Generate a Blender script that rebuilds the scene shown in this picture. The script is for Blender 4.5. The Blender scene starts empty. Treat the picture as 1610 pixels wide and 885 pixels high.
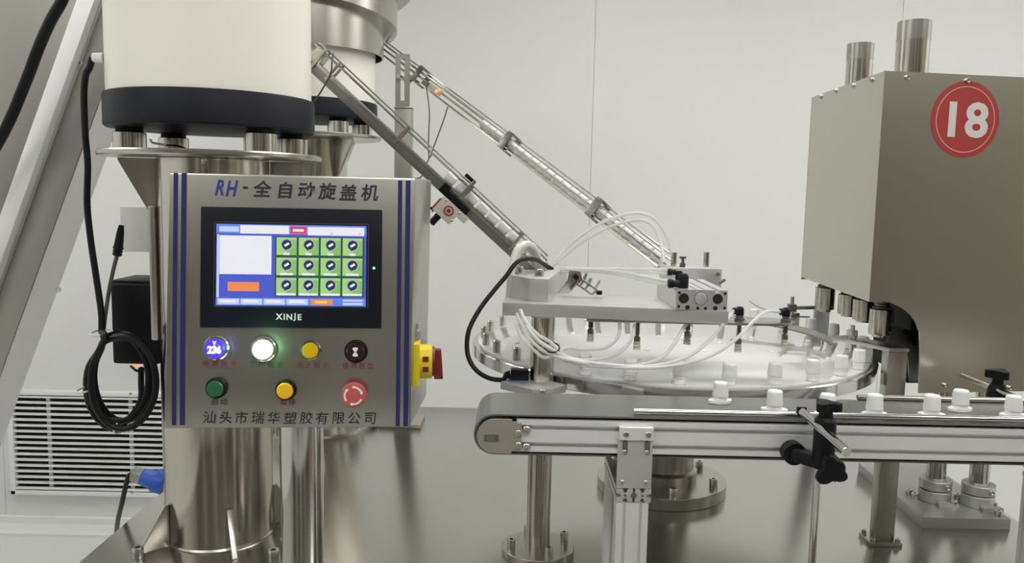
import bpy, bmesh, math, random
from mathutils import Vector, Matrix
random.seed(7)
sc = bpy.context.scene
COL = sc.collection
R_ = math.radians
V = Vector

# ------------------------------------------------------------------ camera
CAMZ = 1.44
FPX = 1280.0
CROT = Matrix.Rotation(R_(90 - 6.15), 3, 'X') @ Matrix.Rotation(R_(1.2), 3, 'Z')
C0 = V((0, 0, CAMZ))
cd = bpy.data.cameras.new('camera')
cd.sensor_fit = 'HORIZONTAL'
cd.sensor_width = 36
cd.lens = FPX / 1610 * 36
cd.clip_start = 0.05
cam = bpy.data.objects.new('camera', cd)
COL.objects.link(cam)
cam.matrix_world = Matrix.Translation(C0) @ CROT.to_4x4()
sc.camera = cam

# ------------------------------------------------------------------ world and exposure
w = bpy.data.worlds.new('room_air')
sc.world = w
w.use_nodes = True
w.node_tree.nodes['Background'].inputs[0].default_value = (0.75, 0.77, 0.78, 1)
w.node_tree.nodes['Background'].inputs[1].default_value = 0.3
sc.view_settings.view_transform = 'Standard'
sc.view_settings.look = 'None'
sc.view_settings.gamma = 1
sc.view_settings.use_curve_mapping = False
sc.view_settings.exposure = -0.19
LAMP_POWER = 9.0          # emission of the ceiling light panels

# ------------------------------------------------------------------ pixel helpers (1610 x 885)
def ray(u, v):
    return CROT @ V(((u - 805) / FPX, -(v - 442.5) / FPX, -1))
def at(u, v, Y):
    d = ray(u, v)
    return C0 + d * (Y / d.y)
def atz(u, v, Z):
    d = ray(u, v)
    return C0 + d * ((Z - CAMZ) / d.z)
class Plane:
    def __init__(s, o, ex, ey):
        s.o = V(o)
        s.x = V(ex).normalized()
        s.n = s.x.cross(V(ey)).normalized()
        s.y = s.n.cross(s.x)
    def hit(s, u, v):
        d = ray(u, v)
        return C0 + d * ((s.o - C0).dot(s.n) / d.dot(s.n))
    def ab(s, u, v):
        p = s.hit(u, v) - s.o
        return p.dot(s.x), p.dot(s.y)
    def pt(s, a, b, h=0.0):
        return s.o + s.x * a + s.y * b + s.n * h
    def mat3(s):
        return Matrix((s.x, s.y, s.n)).transposed()

# ------------------------------------------------------------------ materials
MATS = {}
def mat(name, col, rough=0.5, metal=0.0, noise=0.0, nscale=(8, 8, 8), bump=0.0, emit=None, estr=0.0,
        coat=0.0, trans=0.0, alpha=1.0, rvar=0.0, spec=0.5):
    m = bpy.data.materials.new(name)
    m.use_nodes = True
    nt = m.node_tree
    b = nt.nodes['Principled BSDF']
    b.inputs['Base Color'].default_value = (*col, 1)
    b.inputs['Roughness'].default_value = rough
    b.inputs['Metallic'].default_value = metal
    b.inputs['Coat Weight'].default_value = coat
    b.inputs['Transmission Weight'].default_value = trans
    b.inputs['Alpha'].default_value = alpha
    b.inputs['Specular IOR Level'].default_value = spec
    if emit:
        b.inputs['Emission Color'].default_value = (*emit, 1)
        b.inputs['Emission Strength'].default_value = estr
    if noise or bump or rvar:
        tc = nt.nodes.new('ShaderNodeTexCoord')
        mp = nt.nodes.new('ShaderNodeMapping')
        mp.inputs['Scale'].default_value = nscale
        nz = nt.nodes.new('ShaderNodeTexNoise')
        nz.inputs['Scale'].default_value = 1.0
        nz.inputs['Detail'].default_value = 4
        nt.links.new(tc.outputs['Object'], mp.inputs['Vector'])
        nt.links.new(mp.outputs['Vector'], nz.inputs['Vector'])
        if noise:
            mx = nt.nodes.new('ShaderNodeMix')
            mx.data_type = 'RGBA'
            mx.inputs['A'].default_value = (*[c * (1 - noise) for c in col], 1)
            mx.inputs['B'].default_value = (*[min(1, c * (1 + noise)) for c in col], 1)
            nt.links.new(nz.outputs['Fac'], mx.inputs['Factor'])
            nt.links.new(mx.outputs['Result'], b.inputs['Base Color'])
        if rvar:
            mr = nt.nodes.new('ShaderNodeMapRange')
            mr.inputs['From Min'].default_value = 0.1
            mr.inputs['From Max'].default_value = 0.9
            mr.inputs['To Min'].default_value = max(0.02, rough - rvar)
            mr.inputs['To Max'].default_value = rough + rvar
            nt.links.new(nz.outputs['Fac'], mr.inputs['Value'])
            nt.links.new(mr.outputs['Result'], b.inputs['Roughness'])
        if bump:
            bp = nt.nodes.new('ShaderNodeBump')
            bp.inputs['Strength'].default_value = bump
            bp.inputs['Distance'].default_value = 0.002
            nt.links.new(nz.outputs['Fac'], bp.inputs['Height'])
            nt.links.new(bp.outputs['Normal'], b.inputs['Normal'])
    MATS[name] = m
    return m

mat('wall_paint', (0.80, 0.805, 0.785), 0.45, noise=0.02, nscale=(1.5, 1.5, 1.5))
mat('wall_seam', (0.86, 0.87, 0.85), 0.5)
mat('added_panel_dark', (0.15, 0.127, 0.10), 0.55, noise=0.08, nscale=(2, 2, 2))
mat('added_panel_brown', (0.23, 0.195, 0.15), 0.55, noise=0.08, nscale=(2, 2, 2))
mat('floor_epoxy', (0.80, 0.81, 0.79), 0.25, noise=0.02, nscale=(3, 3, 3))
mat('ceiling_paint', (0.75, 0.75, 0.73), 0.6)
mat('lamp_diffuser', (0.9, 0.9, 0.9), 0.5, emit=(1, 0.995, 0.968), estr=LAMP_POWER)
mat('dark_glass', (0.03, 0.03, 0.035), 0.1)
mat('table_steel', (0.515, 0.505, 0.47), 0.21, 1, noise=0.03, nscale=(0.8, 9, 1))
mat('brushed_steel', (0.50, 0.48, 0.44), 0.27, 1, noise=0.03, nscale=(5, 5, 5))
mat('panel_steel', (0.48, 0.462, 0.42), 0.28, 1, noise=0.025, nscale=(4, 4, 90))
mat('housing_steel', (0.60, 0.58, 0.515), 0.27, 1, noise=0.02, nscale=(4, 4, 2))
mat('polished_steel', (0.66, 0.65, 0.62), 0.12, 1, noise=0.04, nscale=(6, 6, 6))
mat('pipe_steel', (0.60, 0.57, 0.51), 0.17, 1, noise=0.04, nscale=(14, 14, 2), rvar=0.03)
mat('dark_steel', (0.24, 0.235, 0.22), 0.35, 1)
mat('aluminium', (0.74, 0.74, 0.73), 0.40, 0.92, noise=0.02, nscale=(60, 4, 4))
mat('rail_aluminium', (0.82, 0.82, 0.81), 0.42, 0.5, noise=0.02, nscale=(60, 4, 4))
mat('cast_aluminium', (0.62, 0.62, 0.60), 0.5, 0.85, noise=0.03, nscale=(10, 10, 10))
mat('white_aluminium', (0.84, 0.84, 0.83), 0.4, 0.5)
mat('slot_dark', (0.12, 0.12, 0.12), 0.6, 0.3)
mat('chute_steel', (0.27, 0.265, 0.25), 0.4, 0.9)
mat('elevator_steel', (0.38, 0.37, 0.34), 0.4, 1, noise=0.03, nscale=(3, 3, 3))
mat('end_plate_steel', (0.36, 0.33, 0.285), 0.45, 0.5)
mat('screw_steel', (0.6, 0.59, 0.56), 0.2, 1)
mat('drum_white', (0.90, 0.88, 0.80), 0.38, noise=0.01, nscale=(3, 3, 3), coat=0.2)
mat('band_black', (0.010, 0.011, 0.018), 0.5, spec=0.22)
mat('rubber_black', (0.007, 0.007, 0.008), 0.5, spec=0.2)
mat('plastic_black', (0.006, 0.006, 0.008), 0.42, spec=0.22)
mat('cable_black', (0.006, 0.006, 0.007), 0.45, spec=0.25)
mat('belt_rubber', (0.14, 0.14, 0.136), 0.27, noise=0.08, nscale=(4, 4, 4), spec=0.6)
mat('cap_white', (0.86, 0.86, 0.85), 0.35)
mat('acrylic_white', (0.79, 0.79, 0.79), 0.12, coat=1.0, noise=0.03, nscale=(3, 16, 3))
mat('grille_white', (0.88, 0.89, 0.87), 0.4)
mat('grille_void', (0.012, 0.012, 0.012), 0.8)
mat('box_white', (0.80, 0.80, 0.78), 0.4)
mat('stripe_blue', (0.018, 0.020, 0.115), 0.4)
mat('ink_dark', (0.02, 0.02, 0.028), 0.6)
mat('ink_blue', (0.035, 0.04, 0.26), 0.5)
mat('ink_red', (0.22, 0.035, 0.045), 0.6)
mat('ink_green', (0.02, 0.05, 0.025), 0.6)
mat('ink_white', (0.8, 0.8, 0.8), 0.5)
mat('bezel_black', (0.008, 0.009, 0.015), 0.45, spec=0.2)
mat('bezel_groove', (0.07, 0.07, 0.08), 0.4)
mat('lens_yellow', (0.70, 0.42, 0.005), 0.3)
mat('lens_amber', (0.85, 0.44, 0.02), 0.35)
mat('lens_green', (0.02, 0.115, 0.045), 0.35)
mat('lens_maroon', (0.028, 0.006, 0.012), 0.25)
mat('lens_blue_lit', (0.05, 0.03, 0.5), 0.3, emit=(0.07, 0.02, 0.9), estr=0.95)
mat('lens_green_lit', (0.8, 1, 0.85), 0.3, emit=(0.72, 1.0, 0.8), estr=1.6)
mat('digit_lit', (0.9, 0.9, 1), 0.3, emit=(0.85, 0.85, 1), estr=1.3)
mat('led_green', (0.1, 0.9, 0.3), 0.3, emit=(0.15, 1, 0.4), estr=2.0)
mat('led_orange', (1, 0.3, 0.1), 0.3, emit=(1, 0.22, 0.06), estr=2.0)
mat('stop_red', (0.55, 0.10, 0.09), 0.5)
mat('switch_yellow', (0.80, 0.62, 0.02), 0.4)
mat('switch_red', (0.20, 0.018, 0.02), 0.4)
mat('sticker_red', (0.42, 0.045, 0.04), 0.5)
mat('sticker_ring', (0.75, 0.45, 0.42), 0.5)
mat('sticker_white', (0.72, 0.68, 0.66), 0.5)
mat('plug_blue', (0.02, 0.10, 0.55), 0.45)
mat('plug_grey', (0.28, 0.29, 0.30), 0.3)
mat('sensor_beige', (0.55, 0.52, 0.46), 0.45)
mat('sensor_red', (0.30, 0.03, 0.03), 0.4)
mat('tie_white', (0.8, 0.8, 0.8), 0.4)
mat('tube_clear', (0.86, 0.87, 0.82), 0.25, alpha=0.62)
mat('tube_milky', (0.83, 0.83, 0.77), 0.3, alpha=0.85)
mat('cup_rubber', (0.62, 0.60, 0.50), 0.4, alpha=0.8)
mat('wire_grey', (0.08, 0.08, 0.08), 0.5)
for n, c in dict(scr_blue=(0.085, 0.125, 0.66), scr_sky=(0.13, 0.27, 0.95), scr_white=(0.93, 0.94, 1.0), scr_pale=(0.62, 0.72, 1.0),
                 scr_red=(0.62, 0.07, 0.10), scr_orange=(1.0, 0.30, 0.10), scr_yellow=(1.0, 0.75, 0.12),
                 scr_green=(0.28, 0.58, 0.16), scr_lime=(0.42, 0.75, 0.26), scr_dark=(0.035, 0.09, 0.07), scr_knob=(0.028, 0.04, 0.075),
                 scr_halo=(0.42, 0.56, 0.62), scr_pink=(0.8, 0.15, 0.42)).items():
    mat(n, (0, 0, 0), 0.35, emit=c, estr=1.0)

# ------------------------------------------------------------------ mesh builder
WLOC = {}
def catmull(pts, n=8):
    pts = [V(p) for p in pts]
    if len(pts) < 3:
        return pts
    P = [pts[0] * 2 - pts[1]] + pts + [pts[-1] * 2 - pts[-2]]
    out = []
    for i in range(1, len(P) - 2):
        a, b, c, d = P[i - 1:i + 3]
        for k in range(n):
            t = k / n
            out.append(0.5 * ((2 * b) + (c - a) * t + (2 * a - 5 * b + 4 * c - d) * t * t + (3 * b - a - 3 * c + d) * t ** 3))
    out.append(pts[-1])
    return out
class MB:
    def __init__(s):
        s.bm = bmesh.new()
        s.mi = 0
        s.mats = []
    def use(s, m):
        if m not in s.mats:
            s.mats.append(m)
        s.mi = s.mats.index(m)
        return s
    def _tag(s):
        for f in s.bm.faces:
            if not f.tag:
                f.material_index = s.mi
                f.tag = True
        return s
    def _bev(s, vs, bev, seg=2):
        if bev:
            vs = set(vs)
            es = [e for e in s.bm.edges if e.verts[0] in vs and e.verts[1] in vs]
            bmesh.ops.bevel(s.bm, geom=es, offset=bev, segments=seg, affect='EDGES', profile=0.6)
    def box(s, c, size, M=None, bev=0):
        c = V(c)
        M = M or Matrix.Identity(3)
        T = Matrix.Translation(c) @ M.to_4x4() @ Matrix.Diagonal((*size, 1))
        r = bmesh.ops.create_cube(s.bm, size=1, matrix=T)
        s._bev(r['verts'], bev)
        return s._tag()
    def box2(s, a, b, bev=0):
        a, b = V(a), V(b)
        return s.box((a + b) / 2, [abs(q) for q in (b - a)], None, bev)
    def beam(s, p0, p1, wd, th, side=(0, 1, 0), bev=0):
        p0, p1 = V(p0), V(p1)
        t = (p1 - p0).normalized()
        n = t.cross(V(side))
        if n.length < 1e-6:
            n = t.cross(V((1, 0, 0)))
        n.normalize()
        sd = n.cross(t)
        M = Matrix((t, sd, n)).transposed()
        return s.box((p0 + p1) / 2, ((p1 - p0).length, wd, th), M, bev)
    def cyl(s, p0, p1, r, r2=None, seg=24, bev=0):
        p0, p1 = V(p0), V(p1)
        r2 = r if r2 is None else r2
        ax = p1 - p0
        L = ax.length
        ax.normalize()
        if bev:
            return s.lathe([(0, 0), (r - bev, 0), (r, bev), (r2, L - bev), (r2 - bev, L), (0, L)], p0, ax, seg)
        return s.lathe([(0, 0), (r, 0), (r2, L), (0, L)], p0, ax, seg)
    def lathe(s, prof, o, axis=(0, 0, 1), seg=32, arc=None, start=None):
        o = V(o)
        ax = V(axis).normalized()
        if start is not None:
            e1 = (V(start) - ax * V(start).dot(ax)).normalized()
        else:
            e1 = ax.orthogonal().normalized()
        e2 = ax.cross(e1)
        full = arc is None
        rings = []
        n = seg if full else seg + 1
        for (r, z) in prof:
            if r < 1e-7:
                rings.append([s.bm.verts.new(o + ax * z)])
            else:
                rg = []
                for k in range(n):
                    a = 2 * math.pi * k / seg if full else arc[0] + (arc[1] - arc[0]) * k / seg
                    rg.append(s.bm.verts.new(o + ax * z + (e1 * math.cos(a) + e2 * math.sin(a)) * r))
                rings.append(rg)
        m = seg
        for A, B in zip(rings, rings[1:]):
            if len(A) == 1 and len(B) == 1:
                continue
            for k in range(m):
                k2 = (k + 1) % n
                if len(A) == 1:
                    s.bm.faces.new((A[0], B[k2], B[k]))
                elif len(B) == 1:
                    s.bm.faces.new((A[k], A[k2], B[0]))
                else:
                    s.bm.faces.new((A[k], A[k2], B[k2], B[k]))
        return s._tag()
    def prism(s, poly, vec, bev=0):
        vec = V(vec)
        a = [s.bm.verts.new(V(p)) for p in poly]
        b = [s.bm.verts.new(V(p) + vec) for p in poly]
        n = len(a)
        s.bm.faces.new(a)
        s.bm.faces.new(list(reversed(b)))
        for k in range(n):
            s.bm.faces.new((a[(k + 1) % n], a[k], b[k], b[(k + 1) % n]))
        s._bev(a + b, bev)
        return s._tag()
    def tube(s, pts, r, seg=10, smooth=8, cap=True, closed=False):
        P = catmull(pts, smooth) if smooth else [V(p) for p in pts]
        t = (P[1] - P[0]).normalized()
        nrm = t.orthogonal().normalized()
        rings = []
        for i, p in enumerate(P):
            t2 = (P[min(i + 1, len(P) - 1)] - P[max(i - 1, 0)]).normalized()
            nrm = (nrm - t2 * nrm.dot(t2)).normalized()
            bn = t2.cross(nrm)
            rr = r(i / (len(P) - 1)) if callable(r) else r
            rings.append([s.bm.verts.new(p + (nrm * math.cos(2 * math.pi * k / seg) + bn * math.sin(2 * math.pi * k / seg)) * rr) for k in range(seg)])
        for A, B in zip(rings, rings[1:]):
            for k in range(seg):
                s.bm.faces.new((A[k], A[(k + 1) % seg], B[(k + 1) % seg], B[k]))
        if cap:
            s.bm.faces.new(list(reversed(rings[0])))
            s.bm.faces.new(rings[-1])
        return s._tag()
    def sphere(s, c, r, seg=16, sc3=(1, 1, 1)):
        bmesh.ops.create_uvsphere(s.bm, u_segments=seg, v_segments=seg // 2, radius=r, matrix=Matrix.Translation(V(c)) @ Matrix.Diagonal((*sc3, 1)))
        return s._tag()
    def add_mesh(s, me, M):
        vs = [s.bm.verts.new(M @ v.co) for v in me.vertices]
        for p in me.polygons:
            try:
                s.bm.faces.new([vs[i] for i in p.vertices])
            except ValueError:
                pass
        return s._tag()
    def mesh(s, name, m=None, smooth=True, center=True, ang=32):
        bmesh.ops.recalc_face_normals(s.bm, faces=s.bm.faces[:])
        c = V((0, 0, 0))
        if center and len(s.bm.verts):
            lo = V([min(v.co[i] for v in s.bm.verts) for i in range(3)])
            hi = V([max(v.co[i] for v in s.bm.verts) for i in range(3)])
            c = (lo + hi) / 2
            bmesh.ops.translate(s.bm, verts=s.bm.verts[:], vec=-c)
        me = bpy.data.meshes.new(name)
        s.bm.to_mesh(me)
        s.bm.free()
        for q in (s.mats if s.mats else [m]):
            me.materials.append(MATS[q])
        if smooth:
            me.shade_smooth()
            me.set_sharp_from_angle(angle=R_(ang))
        return me, c
    def build(s, name, m=None, parent=None, smooth=True, label=None, ang=32):
        me, c = s.mesh(name, m, smooth, True, ang)
        o = bpy.data.objects.new(name, me)
        COL.objects.link(o)
        WLOC[o] = c
        if parent is not None:
            o.parent = parent
            o.location = c - WLOC[parent]
        else:
            o.location = c
        if label:
            o['label'] = label
        return o
def place(name, me, loc, parent=None, label=None, rot=None):
    o = bpy.data.objects.new(name, me)
    COL.objects.link(o)
    loc = V(loc)
    WLOC[o] = loc
    o.location = loc - WLOC[parent] if parent is not None else loc
    if parent is not None:
        o.parent = parent
    if rot is not None:
        o.rotation_euler = rot.to_euler()
    if label:
        o['label'] = label
    return o
def tag(o, label, cat, group=None):
    o['label'] = label
    o['category'] = cat
    if group:
        o['group'] = group
    return o
def thing(name, label, cat, loc, group=None):
    o = bpy.data.objects.new(name, None)
    o.empty_display_size = 0.05
    COL.objects.link(o)
    o.location = V(loc)
    WLOC[o] = V(loc)
    return tag(o, label, cat, group)
def struct(o):
    o['kind'] = 'structure'
    return o
def rotz_to(axis):
    """matrix taking +Z to axis"""
    return V((0, 0, 1)).rotation_difference(V(axis).normalized()).to_matrix()

# shared small meshes (local, +Z is the head direction, origin at the seat)
def _bolt_mesh(r, h, sock=True):
    b = MB().use('screw_steel')
    if sock:
        b.lathe([(0, h * 0.5), (r * 0.5, h * 0.5), (r * 0.5, h), (r * 0.9, h), (r, h * 0.9), (r, 0), (0, 0)], (0, 0, 0), seg=14)
    else:
        b.lathe([(0, h), (r * 0.6, h * 0.95), (r, h * 0.5), (r, 0), (0, 0)], (0, 0, 0), seg=14)
    me, _ = b.mesh('bolt', center=False)
    return me
BOLT = {}
def bolt(p, axis, r, h, parent, sock=True, name='bolt'):
    k = (round(r, 5), round(h, 5), sock)
    if k not in BOLT:
        BOLT[k] = _bolt_mesh(*k)
    return place(name, BOLT[k], p, parent, rot=rotz_to(axis))
_gl = {}
def glyph_mesh(ch, bold=0.0, shear=0.0):
    k = (ch, bold, shear)
    if k not in _gl:
        c = bpy.data.curves.new('t', 'FONT')
        c.body = ch
        c.offset = bold
        c.shear = shear
        c.align_x = 'CENTER'
        c.align_y = 'CENTER'
        c.resolution_u = 3
        o = bpy.data.objects.new('t', c)
        COL.objects.link(o)
        dg = bpy.context.evaluated_depsgraph_get()
        me = bpy.data.meshes.new_from_object(o.evaluated_get(dg))
        bpy.data.objects.remove(o)
        bpy.data.curves.remove(c)
        xs = [v.co.x for v in me.vertices]
        ys = [v.co.y for v in me.vertices]
        ox, oy = (min(xs) + max(xs)) / 2, (min(ys) + max(ys)) / 2
        if ch == '-':
            oy = 0.3 if False else oy
        for v in me.vertices:
            v.co.x -= ox
            v.co.y -= oy
        _gl[k] = me
    return _gl[k]
def lettering(name, plane, items, size, m, parent, h=0.0006, bold=0.0, shear=0.0, sx=1.0):
    b = MB()
    M3 = plane.mat3()
    for ch, (u, v) in items:
        a, bb = plane.ab(u, v)
        T = Matrix.Translation(plane.pt(a, bb, h)) @ M3.to_4x4() @ Matrix.Diagonal((size * sx, size, size, 1))
        b.add_mesh(glyph_mesh(ch, bold, shear), T)
    return b.build(name, m, parent, smooth=False)

# ================================================================== room
RX0, RX1, RY0, RY1, RZ1 = -2.7, 3.1, -2.6, 3.25, 2.75
struct(MB().box2((RX0 - .1, RY0 - .1, -0.1), (RX1 + .1, RY1 + .1, 0)).build('floor', 'floor_epoxy', smooth=False))
struct(MB().box2((RX0 - .1, RY0 - .1, RZ1), (RX1 + .1, RY1 + .1, RZ1 + .1)).build('ceiling', 'ceiling_paint', smooth=False))
wb = struct(MB().box2((RX0, RY1 + .0052, 0), (RX1, RY1 + .1, RZ1)).build('wall_back', 'wall_seam', smooth=False))
seam0 = at(931, 200, RY1).x
x = seam0 - 1.19 * 3
while x < RX1:
    a, b_ = max(x + .0008, RX0), min(x + 1.19 - .0008, RX1)
    if b_ > a + .05:
        MB().box2((a, RY1, 0.0), (b_, RY1 + .005, RZ1), bev=0.0008).build('wall_panel', 'wall_paint', wb, smooth=False)
    x += 1.19
struct(MB().box2((RX0 - .1, RY0, 0), (RX0, RY1, RZ1)).build('wall_left', 'wall_paint', smooth=False))
struct(MB().box2((RX1, RY0, 0), (RX1 + .1, RY1, RZ1)).build('wall_right', 'wall_paint', smooth=False))
struct(MB().box2((RX0, RY0 - .1, 0), (RX1, RY0, RZ1)).build('wall_front', 'wall_paint', smooth=False))
for k, (xa, xb) in enumerate(((RX0 + .02, -1.42), (-1.20, -0.02), (0.22, 1.5), (1.72, RX1 - .02))):  # unseen panels added so the steel reflects dark with bright gaps
    struct(MB().box2((xa, RY0 + .0005, 0.0), (xb, RY0 + .05, 2.5), bev=.006).build('added_panel_%d' % (k + 1), 'added_panel_dark', smooth=False))
for k, (ya, yb) in enumerate(((RY0 + .06, -1.3), (-1.15, -0.1), (0.05, 0.75))):  # unseen panels added to darken what the housing front reflects
    struct(MB().box2((RX1 - .05, ya, 0.0), (RX1 - .0005, yb, 2.3), bev=.006).build('added_panel_%d' % (k + 5), 'added_panel_brown', smooth=False))
pts = [(RX0, RY1, 0), (RX0, RY1 - .045, 0), (RX0, RY1 - .045, .012), (RX0, RY1 - .03, .022), (RX0, RY1 - .015, .045), (RX0, RY1 - .012, .07), (RX0, RY1, .072)]
struct(MB().prism(pts, (RX1 - RX0, 0, 0)).build('baseboard_back', 'wall_seam', smooth=False))
# ceiling light panels
for k, (lx, ly) in enumerate([(-1.5, -0.25), (0.35, -0.25), (2.1, -0.25), (-1.85, 1.95), (0.5, 1.75), (2.3, 1.75)]):
    where = ['over the aisle before the added dark panels', 'over the aisle behind the camera', 'over the aisle near the side wall',
             'above the feeder bowls', 'above the rotary table', 'above the numbered housing'][k]
    t = thing('ceiling_light', 'flat white ceiling light panel ' + where, 'light', (lx, ly, RZ1), 'ceiling light panels')
    MB().box2((lx - .62, ly - .32, RZ1 - .03), (lx + .62, ly + .32, RZ1), bev=.003).build('frame', 'white_aluminium', t, smooth=False)
    MB().box2((lx - .6, ly - .3, RZ1 - .034), (lx + .6, ly + .3, RZ1 - .0301)).build('diffuser', 'lamp_diffuser', t, smooth=False)

# ================================================================== vent grille
gx0, gx1 = at(20, 690, RY1).x, at(345, 690, RY1).x
gz0, gz1 = at(160, 776, RY1).z, at(160, 614, RY1).z
gt = thing('vent_grille', 'white louvred air return grille low on the wall behind coiled cable', 'vent', ((gx0 + gx1) / 2, RY1, gz0))
MB().box2((gx0 + .01, RY1 - .004, gz0 + .01), (gx1 - .01, RY1, gz1 - .01)).build('backing', 'grille_void', gt, smooth=False)
f = MB()
for a, b_ in [((gx0, gz0), (gx1, gz0 + .017)), ((gx0, gz1 - .017), (gx1, gz1)), ((gx0, gz0), (gx0 + .02, gz1)), ((gx1 - .02, gz0), (gx1, gz1))]:
    f.box2((a[0], RY1 - .03, a[1]), (b_[0], RY1, b_[1]), bev=.002)
f.build('frame', 'grille_white', gt)
ns = 17
for k in range(ns):
    z = gz0 + .026 + (gz1 - gz0 - .052) * k / (ns - 1)
    MB().beam((gx0 + .02, RY1 - .018, z), (gx1 - .02, RY1 - .018, z), .016, .0085, bev=.002).build('slat', 'grille_white', gt)
for u in (81, 209):
    xx = at(u, 700, RY1).x
    MB().box2((xx - .008, RY1 - .012, gz0 + .017), (xx + .008, RY1 - .004, gz1 - .017)).build('rib', 'cast_aluminium', gt, smooth=False)
for u, v in ((205, 619), (208, 774)):
    p = at(u, v, RY1 - .03)
    bolt(p, (0, -1, 0), .006, .003, gt, False, 'screw')

# ================================================================== machine table
ZT = 0.887
TX0, TX1, TY0, TY1 = atz(187, 830, ZT).x, atz(1550, 786, ZT).x, 0.62, atz(700, 640, ZT).y
tt = thing('machine_table', 'wide brushed stainless steel machine table carrying the whole line', 'table', ((TX0 + TX1) / 2, (TY0 + TY1) / 2, 0))
MB().box2((TX0, TY0, ZT - .035), (TX1, TY1, ZT), bev=.003).build('tabletop', 'table_steel', tt)
MB().box2((TX0 + .06, TY0 + .06, .12), (TX1 - .06, TY1 - .06, ZT - .036), bev=.004).build('cabinet', 'brushed_steel', tt)
for xx in (TX0 + .1, TX1 - .1):
    for yy in (TY0 + .1, TY1 - .1):
        MB().lathe([(0, 0), (.035, 0), (.035, .012), (.015, .02), (.015, .12), (0, .12)], (xx, yy, 0)).build('foot', 'brushed_steel', tt)

# ================================================================== inclined elevator
EY = 2.28
ep = at(155, 0, EY)
eq = at(62, 260, EY)
ed = (ep - eq).normalized()
en = V((ed.z, 0, -ed.x)).normalized()       # across, towards the picture's right
def eline(u, v, Y):                         # offset across from the reference line
    return (at(u, v, Y) - ep).dot(en)
tb = -(ep.z - 0.02) / ed.z
et = thing('inclined_elevator', 'tall inclined stainless steel cap elevator rising behind the nearer feeder', 'elevator', ep + ed * tb)
def strip(name, o0, o1, Y0, Y1, m, t0=tb, t1=0.75):
    pl = []
    for o, Y in ((o0, Y0), (o1, Y0), (o1, Y1), (o0, Y1)):
        q = ep + en * o
        q.y = Y
        pl.append(q + ed * t0)
    return MB().prism(pl, ed * (t1 - t0), bev=.002).build(name, m, et)
oB0 = eline(127, 0, EY)
oC1 = eline(138, 210, EY + .02)
oD1 = eline(146, 306, EY + .10)
strip('trough_side', oB0 - .30, oB0 - .002, EY + .03, EY + .05, 'elevator_steel')
strip('flange', oB0, 0.0, EY - .02, EY + .012, 'white_aluminium')
strip('trough_floor', .002, oC1, EY + .02, EY + .045, 'elevator_steel')
oo = []
for o, Y in ((oC1 + .001, EY + .02), (oD1, EY + .10), (oC1 - .06, EY + .2), (oC1 - .2, EY + .2), (oC1 - .2, EY + .06), (oC1 + .001, EY + .046)):
    q = ep + en * o
    q.y = Y
    oo.append(q + ed * (tb + .3))
MB().prism(oo, ed * (.45 - tb), bev=.002).build('lower_cover', 'cast_aluminium', et)
for u, v in ((100, 90), (127, 100), (97, 312), (146, 192), (92, 455)):
    p = at(u, v, EY + (.03 if u < 115 and v < 200 else .02 if v < 150 else .06))
    bolt(p, (0, -1, 0), .008, .006, et)
hz = MB()
hz.tube([at(112, -40, 2.1), at(98, 0, 2.1), at(80, 32, 2.1), at(62, 72, 2.1), at(40, 130, 2.12), at(5, 210, 2.15), at(-60, 320, 2.2)], .014, 12)
tag(hz.build('rubber_hose', 'rubber_black'), 'thick black hose lying over the inclined elevator', 'hose')

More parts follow.
